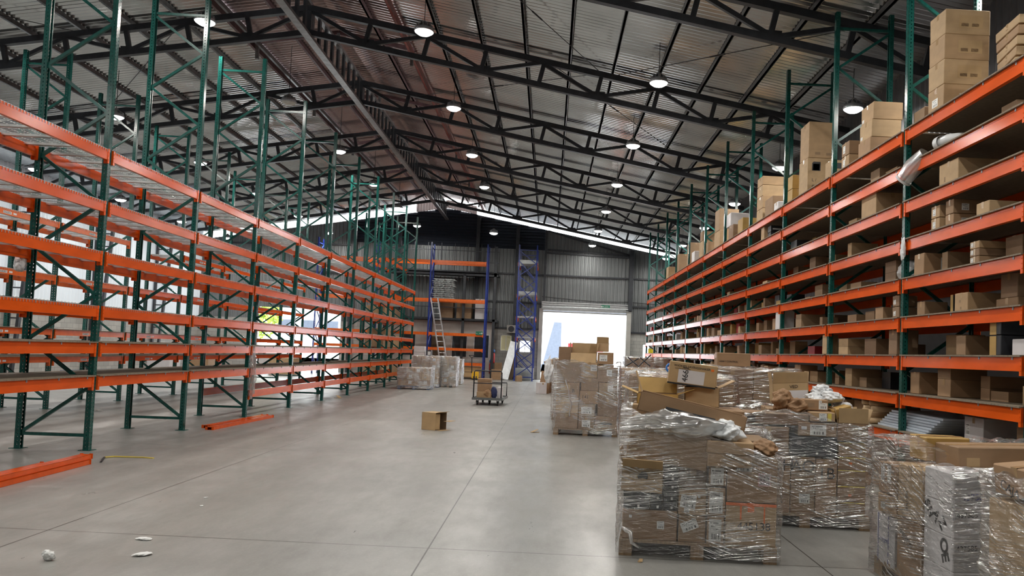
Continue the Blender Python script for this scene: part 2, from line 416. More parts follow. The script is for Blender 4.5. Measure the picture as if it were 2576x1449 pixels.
# far wall (with openings): x ranges and sheet heights
def wall_panels():
    blk = MB(); sh = MB(); dk = MB()
    yb = YW
    DOOR = (-.40, 4.36, 4.02); LOP = (-16.3, -11.75, 3.5); WIN1 = (-2.76, -2.12, 1.55, 2.47); WIN2 = (-1.68, -1.02, 1.5, 2.2); WIN3 = (5.35, 5.75, 1.1, 2.25)
    Zb = 2.85
    def B(x0, x1, z0, z1):
        if x1 > x0 and z1 > z0: blk.box(x0, yb, z0, x1, yb + .18, z1)
    B(XL, LOP[0], 0, Zb); B(LOP[1], WIN1[0], 0, Zb)
    B(WIN1[0], WIN1[1], 0, WIN1[2]); B(WIN1[0], WIN1[1], WIN1[3], Zb); B(WIN1[1], WIN2[0], 0, Zb)
    B(WIN2[0], WIN2[1], 0, WIN2[2]); B(WIN2[0], WIN2[1], WIN2[3], Zb); B(WIN2[1], DOOR[0], 0, Zb)
    B(DOOR[1], WIN3[0], 0, Zb); B(WIN3[0], WIN3[1], 0, WIN3[2]); B(WIN3[0], WIN3[1], WIN3[3], Zb); B(WIN3[1], XR, 0, Zb)
    def Sx(x0, x1, z0, z1fn, mbx, steps=1):
        n = max(1, int((x1 - x0) / .2))
        for i in range(n):
            a = x0 + (x1 - x0) * i / n; c = x0 + (x1 - x0) * (i + 1) / n; w4 = (c - a) / 4
            for (q0, q1, dy0, dy1) in ((a, a + w4, 0, 0), (a + w4, a + 1.4 * w4, 0, .03), (a + 1.4 * w4, a + 3.4 * w4, .03, .03), (a + 3.4 * w4, c, .03, 0)):
                mbx.quad([(q0, yb + dy0, z0), (q1, yb + dy1, z0), (q1, yb + dy1, z1fn(q1)), (q0, yb + dy0, z1fn(q0))])
    top = lambda x: 9.55 - SL * abs(x - RX)
    lim = lambda z: (lambda x: z)
    Sx(XL, LOP[0], Zb, top, sh); Sx(LOP[0], LOP[1], LOP[2], top, sh); Sx(LOP[1], -11.2, Zb, top, sh)
    Sx(-11.2, DOOR[0] - .02, Zb, lim(7.38), sh); Sx(DOOR[0] - .02, DOOR[1], DOOR[2], top, sh); Sx(DOOR[1], XR, Zb, top, sh)
    # dark louvred cladding under the ridge
    x0, x1 = -11.2, -.42
    zt = 9.6
    z = 7.38; k = 0
    while z < zt:
        half = (9.55 - z) / SL; a = max(x0, RX - half); c = min(x1, RX + half)
        zz = min(z + .17, 9.55)
        half2 = (9.55 - zz) / SL; a2 = max(x0, RX - half2); c2 = min(x1, RX + half2)
        if c > a:
            dk.quad([(a, yb - .02, z), (c, yb - .02, z), (c2, yb + .07, zz), (a2, yb + .07, zz)])
            dk.quad([(a, yb - .02, z), (a, yb + .07, z), (c, yb + .07, z), (c, yb - .02, z)])
        z += .17
    dk.quad([(x0, yb + .09, 7.3), (x1, yb + .09, 7.3), (x1, yb + .09, top(x1)), (RX, yb + .09, top(RX)), (x0, yb + .09, top(x0))])
    n = 24
    return blk, sh, dk
blk, sh, dk = wall_panels()
b = MB()
for src, mi in ((blk, 0), (sh, 1), (dk, 2)):
    o = len(b.v); b.v += src.v; b.f += [tuple(i + o for i in f) for f in src.f]; b.mi += [mi] * len(src.f)
# gable strip of ribbed sheet directly under the ridge monitor
corrugated((gapL + .45, YW + .02, 0), (RX, YW + .02, 0), (0, 0, .001), 10, .02, (0, 1, 0), 3, MB())
n = 44
for i in range(n):
    x = gapL + .45 + (gapR - gapL - .9) * i / n; x2 = gapL + .45 + (gapR - gapL - .9) * (i + 1) / n
    zb = lambda q: 9.55 - SL * abs(q - RX)
    zt = lambda q: 10.02 - SL * abs(q - RX)
    ya, yc = (YW + (.0 if i % 2 else .04)), (YW + (.04 if i % 2 else .0))
    b.quad([(x, ya, zb(x)), (x2, yc, zb(x2)), (x2, yc, zt(x2)), (x, ya, zt(x))], 3)
struct('wall_far', b.mesh('wall_far', [M['blockx'], M['wall'], M['louver'], mat_translucent('translucent_gable_sheet', (.75, .62, .60))]))

# side walls
b = MB(); b.box(XL - .2, Y0, 0, XL, YW, 2.85, 0)
corrugated((XL, Y0, 2.85), (XL, YW, 2.85), (0, 0, zroof(XL) - 2.79), int((YW - Y0) / .22), .035, (1, 0, 0), 1, b)
struct('wall_left', b.mesh('wall_left', [M['block'], M['walllight']]))
b = MB(); b.box(XR, Y0, 0, XR + .2, YW, 2.85, 0)
corrugated((XR, Y0, 2.85), (XR, YW, 2.85), (0, 0, zroof(XR) - 2.79), int((YW - Y0) / .2), .02, (1, 0, 0), 1, b)
struct('wall_right', b.mesh('wall_right', [plain('shade_toned_blockwork', (.05, .05, .052), .9), plain('shade_toned_sheet', (.07, .07, .075), .6)]))  # right wall coloured near black to stand in for shade behind the racks
b = MB(); b.quad([(XL, Y0, 0), (XR, Y0, 0), (XR, Y0, zroof(XR)), (RX, Y0, zroof(RX)), (XL, Y0, zroof(XL))])
struct('wall_back', b.mesh('wall_back', M['wall']))

# door, window frames and columns of the shell
b = MB(); b.box(-.62, YW - .18, 0, -.40, YW + .1, 4.05); b.box(4.36, YW - .22, 0, 4.62, YW + .1, 4.05)
struct('trim_1', b.mesh('door_jambs', M['concrete']))
b = MB()
z = 4.0
for k in range(5): b.box(-.5, YW - .16 + (.02 if k % 2 else 0), 3.84 + k * .105, 4.5, YW - .10 + (.02 if k % 2 else 0), 3.925 + k * .105)
b.box(-.5, YW - .14, 4.38, 4.5, YW - .08, 4.45)
sd = struct('door_1', b.mesh('roller_shutter', M['shutter']))
b = MB(); b.tube([(-.45, YW - .3, 4.16), (4.55, YW - .3, 4.18)], .035, 10)
inst('shutter_bottom_rail', b.mesh('rail', M['galv']), sd)
b = MB(); b.tube([(4.33, YW - .25, 4.15), (4.31, YW - .25, 3.6), (4.33, YW - .22, 2.5)], .008, 5)
inst('pull_chain', b.mesh('chain', M['blackmetal']), sd)
def window(n, x0, x1, z0, z1, mid=True):
    b = MB()
    for q in ((x0, z0, x1, z0 + .04), (x0, z1 - .04, x1, z1), (x0, z0, x0 + .04, z1), (x1 - .04, z0, x1, z1)):
        b.box(q[0], YW + .02, q[1], q[2], YW + .07, q[3])
    if mid: b.box((x0 + x1) / 2 - .015, YW + .02, z0, (x0 + x1) / 2 + .015, YW + .06, z1)
    o = struct('window_%d' % n, b.mesh('window', M['paper']))
    return o
wa = window(1, -2.76, -2.12, 1.55, 2.47)
b = MB().box(-2.73, YW + .1, 1.58, -2.15, YW + .11, 2.44); inst('blind', b.mesh('blind', mat_translucent('floral_blind', (.80, .75, .50))), wa)
window(2, -1.68, -1.02, 1.5, 2.2); window(3, 5.35, 5.75, 1.1, 2.25)
k = 2
for x in (-11.2, -8.6, -4.25, -2.0):
    b = MB(); b.box(x - .1, YW - .25, 0, x + .1, YW - .03, 9.4 - SL * abs(x - RX))
    struct('trim_%d' % k, b.mesh('wall_column', M['steel'])); k += 1
b = MB(); b.box(4.42, YW - .35, 4.1, 4.66, YW - .05, 9.4 - SL * (4.5 - RX)); struct('trim_%d' % k, b.mesh('wall_column', M['steel'])); k += 1
b = MB()
for (xa, za, xb, zb) in ((-.3, 7.42, 4.4, 7.28), (-.3, 8.5, 4.4, 7.3), (-11, 5.95, 6.9, 5.95), (-.4, 7.25, 4.4, 7.15), (4.6, 2.87, 7.1, 2.87), (-3.8, 2.85, -.5, 2.85), (4.6, 4.35, 7.1, 4.35), (-3.8, 4.35, -.5, 4.35), (-16, 5.6, -11.4, 5.6), (-19, 7.0, -11.3, 7.2)):
    b.bar((xa, YW - .07, za), (xb, YW - .07, zb), .08, .09)
b.bar((-.38, YW - .15, 4.5), (-.38, YW - .15, 8.5), .1, .12)
struct('trim_%d' % k, b.mesh('wall_girts', M['steel'])); k += 1
b = MB(); b.tube([(-.5, YW - .12, 4.72), (1.2, YW - .12, 4.62), (2.6, YW - .12, 4.55), (4.4, YW - .12, 4.6), (7, YW - .12, 4.5)], .02, 6)
struct('trim_%d' % k, b.mesh('wall_cable', M['black'])); k += 1
b = MB(); b.box(gapL - .05, Y0, zroof(gapL) - .12, gapL + .02, YW, zroof(gapL) + .05); struct('trim_%d' % k, b.mesh('monitor_kerb', M['purplesteel'])); k += 1
b = MB(); b.box(gapR - .1, Y0, zroof(gapR) - .22, gapR - .04, YW, zroof(gapR) - .02)
for i in range(120): b.box(gapR - .115, i * .4, zroof(gapR) - .14, gapR - .09, i * .4 + .05, zroof(gapR) - .10)
struct('trim_%d' % k, b.mesh('red_fascia', M['redsteel'])); k += 1

# left wall columns (tapered lattice) as setting trims
for i, y in enumerate((13.4, 18.5, 23.65, 28.8, 33.9, 39.05)):
    b = MB(); xw = XL + .05
    b.box(xw, y - .07, 0, xw + .09, y + .07, 7.5)
    b.bar((xw + .28, y, 0), (xw + .75, y, 7.0), .14, .10, up=(1, 0, 0))
    zz = .4; s_ = 0
    while zz < 6.9:
        xo = xw + .28 + .47 * zz / 7.0
        b.bar((xw + .09, y, zz), (xo, y, zz), .06, .05); zz += .55
    struct('trim_%d' % k, b.mesh('lattice_column', M['steel'])); k += 1

# ------------------------------------------------------------------ roof steel
def chord(x0, z0, x1, z1, wdt, hgt): return MB().bar((x0, 0, z0), (x1, 0, z1), wdt, hgt)
TY = [8.25, 13.38, 18.51, 23.64, 28.77, 33.9, 39.03]
tname = ['nearest', 'second', 'third', 'fourth', 'fifth', 'sixth', 'seventh']
def truss_meshes():
    D = {}
    dR = XR - RX; dL = RX - XL
    for sname, sg, dd in (('R', 1, dR), ('L', -1, dL)):
        D['top' + sname] = MB().bar((0, 0, .57), (sg * dd, 0, .57 - SL * dd), .13, .14).mesh('top_chord', M['steel'])
        D['bot' + sname] = MB().bar((0, 0, -.02), (sg * (dd - .3), 0, -.02 - SL * (dd - .3)), .12, .13).mesh('bottom_chord', M['steel'])
        nk = int(dd / 1.4)
        for kk in range(1, nk + 1):
            d = 1.4 * kk; t = (sg * (d + .06), 0, .52 - SL * d); bo = (sg * (d - .05), 0, .03 - SL * d)
            D[('v', sname, kk)] = MB().bar(t, bo, .08, .10, up=(1, 0, 0)).mesh('upright', M['steel'])
            if kk % 2:  # bottom node: diagonals to both neighbours' top nodes
                for s2 in (-1, 1):
                    d2 = d + s2 * 1.4
                    if d2 > dd: continue
                    D[('d', sname, kk, s2)] = MB().bar((sg * d, 0, .02 - SL * d), (sg * d2, 0, .53 - SL * d2), .07, .085).mesh('diagonal', M['steel'])
                D[('g', sname, kk)] = MB().bar((sg * (d - .16), 0, .05 - SL * d), (sg * (d + .16), 0, .05 - SL * (d + .05)), .02, .2).mesh('gusset', M['steel'])
    D['king'] = MB().box(-.06, -.06, -.02, .06, .06, .6).mesh('king_post', M['steel'])
    return D
TM = truss_meshes()
for i, y in enumerate(TY):
    T = thing('roof_truss', '%s dark steel roof truss spanning under the corrugated roof' % ('dark nearest' if i == 0 else tname[i] + ' nearest').replace('dark nearest', 'nearest'), 'roof truss', (RX, y, 9.0), 0, 'steel trusses carrying the roof')
    for key, meh in TM.items():
        nm = {'v': 'upright', 'd': 'diagonal', 'g': 'gusset'}.get(key[0] if isinstance(key, tuple) else '', None)
        if nm is None: nm = 'king_post' if key == 'king' else ('top_chord' if key.startswith('top') else 'bottom_chord')
        inst(nm, meh, T)
# purlins
def purlin(x, side, i, mat='purlin', dz=0, grp='dark purlins under the roof sheets', word='dark steel'):
    z = zroof(x) - .10 + dz
    b = MB(); b.box(-.025, Y0 + .1, -.05, .025, YW - .05, .06); b.box(-.025, Y0 + .1, -.05, .04 if side == 'right' else -.04, YW - .05, -.042)
    o = inst('roof_purlin', b.mesh('purlin', M[mat]), None, (x, 0, z))
    tag(o, '%s purlin running lengthwise under the %s roof slope, %s from the ridge' % (word, side, ORD[i]), 'purlin', grp)
for i in range(10): purlin(-4.14 + 1.09 * i + (.06 if i == 0 else 0), 'right', i)
for i in range(10): purlin(-8.1 - 1.15 * i, 'left', i)
for i, x in enumerate((-7.25,)): purlin(x, 'left', i, 'purplesteel', MH - .10, 'purlins of the raised ridge', 'maroon thin')
for i, x in enumerate((-4.9,)): purlin(x, 'right', i, 'purplesteel', MH - .10, 'purlins of the raised ridge', 'maroon thin')
# maroon cross frames of the raised ridge
for i in range(8):
    y = 5.6 + 5.13 * i
    T = thing('roof_portal', '%s maroon cross frame holding up the raised ridge sheets' % ORD[i], 'roof frame', (RX, y, 9.6), 0, 'maroon frames under the raised ridge')
    inst('rafter', cached('rafR', lambda: MB().bar((0, 0, .42), (2.45, 0, .42 - SL * 2.45), .06, .11).mesh('rafter', M['purplesteel'])), T)
    inst('rafter', cached('rafL', lambda: MB().bar((0, 0, .42), (-2.45, 0, .42 - SL * 2.45), .06, .11).mesh('rafter', M['purplesteel'])), T)
    for x in (-2.15, 2.0, 0):
        z1 = .4 - SL * abs(x)
        inst('upright', cached(('mp', x), lambda: MB().box(x - .04, -.04, -.05 - SL * abs(x), x + .04, .04, z1).mesh('upright', M['ridgesteel'])), T)
# ridge girder
T = thing('ridge_girder', 'long grey ridge girder with paired chords and closely spaced uprights', 'girder', (RX, 20, 9.0))
L0, L1 = -16.0, 24.0
inst('bottom_chord', MB().box(-.09, L0, -.16, .09, L1, -.085).mesh('bottom_chord', M['ridgesteel']), T)
inst('top_chord', MB().box(-.06, L0, .62, .06, L1, .70).mesh('top_chord', M['ridgesteel']), T)
um = MB().box(-.03, -.07, -.09, .03, .07, .63).mesh('upright', M['steel'])
yy = L0 + .5
while yy < L1 - .2: inst('upright', um, T, (0, yy, 0)); yy += .57
# sway rods
for i, (p0, p1, lab) in enumerate([((-2.0, 13.4, 8.75), (.95, 18.5, 8.42), 'thin black sway rod crossing the near right roof slope'),
        ((-4.3, 23.6, 9.25), (.95, 18.5, 8.36), 'thin sway rod running beside the second ceiling lamp right of ridge'),
        ((1.2, 18.5, 8.3), (5.4, 13.4, 7.6), 'thin sway rod above the tall right racks'),
        ((-.4, 18.6, 8.7), (3.5, 23.6, 8.0), 'thin sway rod crossing the middle right roof slope'),
        ((-16.0, 13.4, 8.0), (-11.5, 18.5, 8.7), 'thin sway rod above the left rear rack'),
        ((-9.0, 18.6, 9.2), (-13.5, 23.6, 8.4), 'thin sway rod on the middle left roof slope')]):
    o = inst('sway_rod', MB().tube([p0, p1], .009, 6).mesh('sway_rod', M['blackmetal'])); tag(o, lab, 'rod', 'thin sway rods under the roof')
    m_ = Vector(p0).lerp(Vector(p1), .5); d = (Vector(p1) - Vector(p0)).normalized() * .2
    inst('turnbuckle', MB().tube([m_ - d, m_ + d], .018, 6).mesh('turnbuckle', M['blackmetal']), o)

# ------------------------------------------------------------------ lamps
def lamp_meshes():
    body = MB().lathe([(.03, .22), (.06, .2), (.07, .12), (.19, .06), (.21, 0.0), (.20, -.015)][::-1], n=24).mesh('housing', M['lampbody'], True)
    fins = MB()
    for k_ in range(12):
        a = 2 * PI * k_ / 12; fins.bar((.05 * math.cos(a), .05 * math.sin(a), .15), (.17 * math.cos(a), .17 * math.sin(a), .08), .008, .07)
    fm = fins.mesh('cooling_fin', M['lampbody'])
    lens = MB().lathe([(.03, -.085), (.12, -.07), (.18, -.03), (.195, -.012)], n=24)
    return body, fm, lens.mesh('lens', M['lens'], True), MB().lathe([(.03, -.085), (.12, -.07), (.18, -.03), (.195, -.012)], n=24).mesh('lens', M['lensoff'], True)
LB, LF, LLn, LLo = lamp_meshes()
ROWS = [(-17.2, 6.95, 'far left'), (-12.0, 7.5, 'second left'), (-7.3, 8.05, 'left of ridge'), (-2.9, 8.22, 'right of ridge'), (2.15, 7.5, 'middle right'), (6.1, 6.85, 'far right')]
LAMP_W = 260
for ri, (x, z, rn) in enumerate(ROWS):
    for i in range(6):
        y = 15.9 + 5.13 * i + (.0, .3, 0, .3, .6, -.3)[ri]
        if ri == 3 and i == 4: y, z2 = 37.6, 7.25
        elif ri == 3 and i == 5: continue
        else: z2 = z
        lit = not (ri == 2 and i == 1)
        T = thing('high_bay_lamp', '%s round high bay lamp hanging from the roof, %s row, %s from camera' % ('lit' if lit else 'unlit', rn, ORD[i]), 'ceiling lamp', (x, y, z2), 0, 'round high bay lamps')
        inst('housing', LB, T); inst('cooling_fin', LF, T); inst('lens', LLn if lit else LLo, T)
        zr = zroof(x) - .16 - z2
        inst('cord', MB().tube([(0, 0, .2), (0, 0, zr)], .008, 6).mesh('cord', M['black']), T)
        if lit:
            l = bpy.data.lights.new('lamp_light', 'AREA'); l.shape = 'DISK'; l.size = .36; l.energy = LAMP_W; l.color = (1, .97, .90); l.spread = PI
            lo = bpy.data.objects.new('lamp_light', l); COL.objects.link(lo); lo.location = (x, y, z2 - .10)
# lamps behind the camera keep the row going (outside the frame, same fittings)
for ri, (x, z, rn) in enumerate(ROWS):
    for i in (1, 2, 3):
        y = 15.9 - 5.13 * i + (.0, .3, 0, .3, .6, -.3)[ri] - (.9 if ri == 5 else 0)
        l = bpy.data.lights.new('lamp_light', 'AREA'); l.shape = 'DISK'; l.size = .36; l.energy = LAMP_W * 1.0; l.color = (1, .97, .90)
        lo = bpy.data.objects.new('lamp_light', l); COL.objects.link(lo); lo.location = (x, y, z - .10)
        if i < 3:
            T = thing('high_bay_lamp', 'round high bay lamp out of view, %s row, %s before the first' % (rn, ORD[i - 1]), 'ceiling lamp', (x, y, z), 0, 'round high bay lamps')
            inst('housing', LB, T); inst('lens', LLn, T); inst('cord', MB().tube([(0, 0, .2), (0, 0, zroof(x) - .16 - z)], .008, 6).mesh('cord', M['black']), T)

# ------------------------------------------------------------------ pallet racks
PH = 7.43; PW = .078; PD = .072
def post_mesh(h, mat):
    """C section; local origin at base, outer face towards -x, opening towards +x"""
    b = MB(); t = .004; n = max(1, int(h / 2.5))
    def wall(x0, y0, x1, y1, lat0, lat1, ax, sh):
        # vertical thin box with UV
        for (pa, pb) in (((x0, y0), (x1, y0)), ((x1, y0), (x1, y1)), ((x1, y1), (x0, y1)), ((x0, y1), (x0, y0))):
            if ax == 'y': ua, ub = pa[1], pb[1]
            else: ua, ub = pa[0] - PD / 2 + 10, pb[0] - PD / 2 + 10
            b.quad([(pa[0], pa[1], 0), (pb[0], pb[1], 0), (pb[0], pb[1], h), (pa[0], pa[1], h)], 0, [(ua, 0), (ub, 0), (ub, h), (ua, h)])
    wall(0, -PW / 2, t, PW / 2, 0, 0, 'y', 0)
    wall(0, -PW / 2, PD, -PW / 2 + t, 0, 0, 'x', 10)
    wall(0, PW / 2 - t, PD, PW / 2, 0, 0, 'x', 10)
    wall(PD - t, -PW / 2, PD, -PW / 2 + .018, 0, 0, 'x', 10); wall(PD - t, PW / 2 - .018, PD, PW / 2, 0, 0, 'x', 10)
    b.quad([(0, -PW / 2, h), (PD, -PW / 2, h), (PD, PW / 2, h), (0, PW / 2, h)][0:4], 0, [(5, 5)] * 4)
    return b.mesh('post', mat)
def brace_mesh(x0, z0, x1, z1, mat): return MB().bar((x0, 0, z0), (x1, 0, z1), .038, .042).mesh('brace', mat)
def frame(parent, y, h, depth, mirror, P='green', Bm='greenb'):
    inst('post', cached(('post', h, P), lambda: post_mesh(h, M[P])), parent, (0, y, 0))
    inst('post', cached(('post', h, P), lambda: post_mesh(h, M[P])), parent, (depth, y, 0), (0, 0, PI))
    fp = cached(('foot', P), lambda: MB().box(-.045, -.075, 0, .115, .075, .008).mesh('foot_plate', M[Bm]))
    inst('foot_plate', fp, parent, (0, y, 0)); inst('foot_plate', fp, parent, (depth, y, 0), (0, 0, PI))
    a, c = PD - .01, depth - PD + .01
    z = .2; n = int((h - .45) / .62); st = (h - .35 - .2) / n; s = mirror
    inst('brace', cached(('bh', depth, Bm), lambda: brace_mesh(a, 0, c, 0, M[Bm])), parent, (0, y, .2))
    inst('brace', cached(('bh', depth, Bm), lambda: brace_mesh(a, 0, c, 0, M[Bm])), parent, (0, y, h - .28))
    for k_ in range(n):
        A, B_ = (a, c) if (k_ + s) % 2 == 0 else (c, a)
        inst('brace', cached(('bd', depth, h, (k_ + s) % 2, Bm), lambda: brace_mesh(A, 0, B_, st, M[Bm])), parent, (0, y, .2 + st * k_ + .02))
def beam_mesh(L_, mat, hgt=.14):
    """along +y from 0..L_, top at z=0, outer face at x=-.015"""
    b = MB(); x0, x1 = -.018, .032
    prof = [(x0, -hgt), (x1, -hgt), (x1, -.035), (x1 - .02 + .02, -.035), (x1, 0), (x0 + .0, 0)]
    b.box(x0, 0, -hgt, x1, L_, -.03); b.box(x0, 0, -.03, x1 - .022, L_, 0)
    b.box(x0 - .002, 0, -.026, x0, L_, -.018)
    return b.mesh('beam', mat)
def conn_mesh(mat, sgn):
    b = MB(); b.box(-.022, 0, -.185, .05, sgn * .006, .012); b.box(-.024, 0, -.185, -.018, sgn * .04, .012)
    for q in (-.03, -.08, -.13): b.box(-.028, sgn * .012, q - .012, -.022, sgn * .026, q)
    return b.mesh('end_connector', mat)
def wiredeck_mesh(L_, dep):
    b = MB(); n = int(L_ / .052)
    for i in range(n + 1):
        y = L_ * i / n
        b.box(-.022, y - .0025, .002, dep + .02, y + .0025, .007)
        b.box(-.026, y - .0025, -.03, -.021, y + .0025, .007); b.box(dep + .018, y - .0025, -.03, dep + .023, y + .0025, .007)
    for i in range(9):
        x = -.005 + (dep + .01) * i / 8; b.box(x - .0025, 0, .007, x + .0025, L_, .012)
    for i in range(3):
        y = L_ * (i + .5) / 3; b.box(.01, y - .03, -.028, dep - .01, y + .03, .002)
    return b.mesh('wire_deck', M['galv'])
def board_mesh(L_, dep):
    b = MB(); b.box(-.045, 0, .002, dep + .02, L_, .018); return b.mesh('wood_deck', M['board'])
def rack_bay(label, group, ox, oy, rz, bay, depth, h, levels, mirror, last, P='green', Bm='greenb', beam='orange', clips=False, grp_cat='pallet rack', near_frame=True, marks=None, hgt=.14):
    T = thing('pallet_rack', label, grp_cat, (ox, oy, 0), rz, group)
    if near_frame: frame(T, 0, h, depth, mirror, P, Bm)
    if last: frame(T, bay, h, depth, 1 - mirror, P, Bm)
    Lb = bay - PW - .012
    for (z, deck) in levels:
        bm = cached(('beam', Lb, beam, hgt), lambda: beam_mesh(Lb, M[beam], hgt))
        for side in (0, 1):
            o = inst('beam', bm, T, (0 if side == 0 else depth, PW / 2 + .006 if side == 0 else bay - PW / 2 - .006, z), (0, 0, 0 if side == 0 else PI))
            inst('end_connector', cached(('conn', beam, 1), lambda: conn_mesh(M[beam], 1)), o, (0, 0, 0))
            inst('end_connector', cached(('conn', beam, -1), lambda: conn_mesh(M[beam], -1)), o, (0, Lb, 0))
            if clips and side == 0 and deck == 'wood':
                for q in range(5):
                    inst('deck_clip', cached('clip', lambda: MB().box(-.024, -.012, -.028, -.016, .012, .002).box(-.024, -.012, 0, .0, .012, .004).mesh('deck_clip', M['clip'])), o, (0, Lb * (.06 + .22 * q + .01 * ((q * 7) % 3)), .0))
            if marks and side == 0 and (z in marks):
                inst('sticker', cached('stk', lambda: MB().box(-.0205, 0, -.095, -.018, .22, -.045).mesh('sticker', M['paper'])), o, (0, Lb * .55, 0))
                inst('sticker', cached('stk2', lambda: MB().box(-.0205, 0, -.085, -.018, .09, -.05).mesh('sticker', M['paper'])), o, (0, Lb * .55 - .14, 0))
                tx = text_mesh('EXADEX', .055, M['ink']); o2 = inst('lettering', tx, o, (-.0215, Lb * .55 + .21, -.087), (PI / 2, 0, -PI / 2)); o2.scale = (.9, 1, 1)
        if deck == 'wire':
            for q in (0, 1):
                inst('wire_deck', cached(('wd', depth, Lb), lambda: wiredeck_mesh(Lb / 2 - .012, depth - .0)), T, (0, PW / 2 + .006 + q * Lb / 2, z))
        elif deck == 'wood':
            inst('wood_deck', cached(('bd_', depth, Lb), lambda: board_mesh(Lb, depth)), T, (0, PW / 2 + .006, z))
    return T

def text_mesh(s, size, mat, bold=0.0, ext=.0004, shear=0):
    key = ('txt', s, size, mat.name, bold, shear)
    if key in CACHE: return CACHE[key]
    cu = bpy.data.curves.new('t', 'FONT'); cu.body = s; cu.size = size; cu.extrude = ext; cu.offset = bold; cu.shear = shear
    o = bpy.data.objects.new('t', cu); COL.objects.link(o)
    dg = bpy.context.evaluated_depsgraph_get(); m_ = bpy.data.meshes.new_from_object(o.evaluated_get(dg))
    bpy.data.objects.remove(o); m_.materials.clear(); m_.materials.append(mat); CACHE[key] = m_
    return m_

BAY = 2.7; DEP = .97
# left row beside the aisle: aisle face at X=-6.11 -> mirrored about z so outer face looks to +x
LZ = [(4.076, 'wire'), (3.364, 'wire'), (2.68, 'wire'), (1.937, 'wire'), (1.445, 'wood'), (.993, 'wood')]
for i in range(-1, 9):
    lv = list(LZ) + ([(.535, None)] if i >= 2 else [])
    # rotate by pi: local -x faces +X; local +y runs towards -Y, so origin sits at the far end
    yf = 10.78 + BAY * (i + 1)
    rack_bay('empty orange and green rack bay along the left aisle edge, %s from the near end' % ORD[i + 1], 'empty rack bays along the aisle', -6.11, yf, PI, BAY, DEP, PH, lv, 1 if i == -1 else 0, i == -1, clips=(-1 <= i < 4))
o = None
# frame at near end of each bay is supplied by local y=0 (far end) so every frame exists once
for i in range(-1, 7):
    yf = 13.7 + BAY * (i + 1)
    lv = [(3.84, 'wire'), (2.74, 'wire'), (1.63, 'wood'), (1.07, 'wood')]
    if i in (2, 5): lv = lv[1:]
    rack_bay('empty rack bay of the rear left row, %s from its near end' % ORD[i + 1], 'empty rack bays of the rear left row', -10.2, yf, PI, BAY, DEP, PH, lv, 0, i == -1, beam='orangeb' if i < 2 else 'orange', marks=(3.84, 2.74, 1.63, 1.07) if i < 4 else None, hgt=.115)
# right row
RZ = [4.69, 4.21, 3.72, 3.215, 2.70, 2.19, 1.69, 1.19, .695, .19]
for i in range(-1, 10):
    yn = 10.06 + BAY * i
    rack_bay('orange and green rack bay full of cartons, right of the aisle, %s from near' % ORD[i + 1], 'stocked rack bays on the right', 4.65, yn, 0, BAY, DEP + .03, PH + .1, [(z, 'wood') for z in RZ], 0, i == 9, clips=i < 5)

# ------------------------------------------------------------------ cartons
def cbox(w_, d_, h_, mat, c=.006, sag=.0):
    b = MB(); x = (0, c, w_ - c, w_); y = (0, c, d_ - c, d_); z = (0, c, h_ - c, h_)
    rnd = random.Random(int(w_ * 1000 + d_ * 77 + h_ * 13))
    V = {}
    for ix, sx in ((0, 0), (1, 1)):
        for iy in (0, 1):
            for iz in (0, 1):
                X = (x[0], x[3])[ix]; Y = (y[0], y[3])[iy]; Z = (z[0], z[3])[iz]
                Xi = (x[1], x[2])[ix]; Yi = (y[1], y[2])[iy]; Zi = (z[1], z[2])[iz]
                j = [rnd.uniform(-1, 1) * .003 for _ in range(3)] if iz else [0, 0, 0]
                for a, p in (('x', (X, Yi, Zi)), ('y', (Xi, Y, Zi)), ('z', (Xi, Yi, Z))):
                    V[(a, ix, iy, iz)] = len(b.v); b.v.append((p[0] + j[0], p[1] + j[1], p[2] + j[2]))
    def q(*ks): b.f.append(tuple(V[k_] for k_ in ks)); b.mi.append(0)
    for s in (0, 1):
        q(('x', s, 0, 0), ('x', s, 1, 0), ('x', s, 1, 1), ('x', s, 0, 1)) if s else q(('x', s, 0, 0), ('x', s, 0, 1), ('x', s, 1, 1), ('x', s, 1, 0))
        q(('y', 0, s, 0), ('y', 0, s, 1), ('y', 1, s, 1), ('y', 1, s, 0)) if s else q(('y', 0, s, 0), ('y', 1, s, 0), ('y', 1, s, 1), ('y', 0, s, 1))
        q(('z', 0, 0, s), ('z', 1, 0, s), ('z', 1, 1, s), ('z', 0, 1, s)) if s else q(('z', 0, 0, s), ('z', 0, 1, s), ('z', 1, 1, s), ('z', 1, 0, s))
    for iy in (0, 1):
        for iz in (0, 1): q(('y', 0, iy, iz), ('y', 1, iy, iz), ('z', 1, iy, iz), ('z', 0, iy, iz))
        for ix in (0, 1): q(('x', ix, iy, 0), ('x', ix, iy, 1), ('y', ix, iy, 1), ('y', ix, iy, 0))
    for ix in (0, 1):
        for iz in (0, 1): q(('x', ix, 0, iz), ('x', ix, 1, iz), ('z', ix, 1, iz), ('z', ix, 0, iz))
    for ix in (0, 1):
        for iy in (0, 1):
            for iz in (0, 1): q(('x', ix, iy, iz), ('y', ix, iy, iz), ('z', ix, iy, iz))
    return b.mesh('carton', mat)
def sticker_mesh(w_, h_, mat):
    b = MB(); b.quad([(0, 0, 0), (w_, 0, 0), (w_, 0, h_), (0, 0, h_)], 0, [(0, 0), (1, 0), (1, 1), (0, 1)])
    b.box(0, .0002, 0, w_, .001, h_); return b.mesh('sticker', mat)
def place_face(o, face, u_, v_, dims):
    w_, d_, h_ = dims
    if face == 'F': o.location = (u_, -.0015, v_); o.rotation_euler = (0, 0, 0)
    elif face == 'L': o.location = (-.0015, d_ - u_, v_); o.rotation_euler = (0, 0, -PI / 2)
    elif face == 'T': o.location = (u_, v_, h_ + .0015); o.rotation_euler = (-PI / 2, 0, 0)
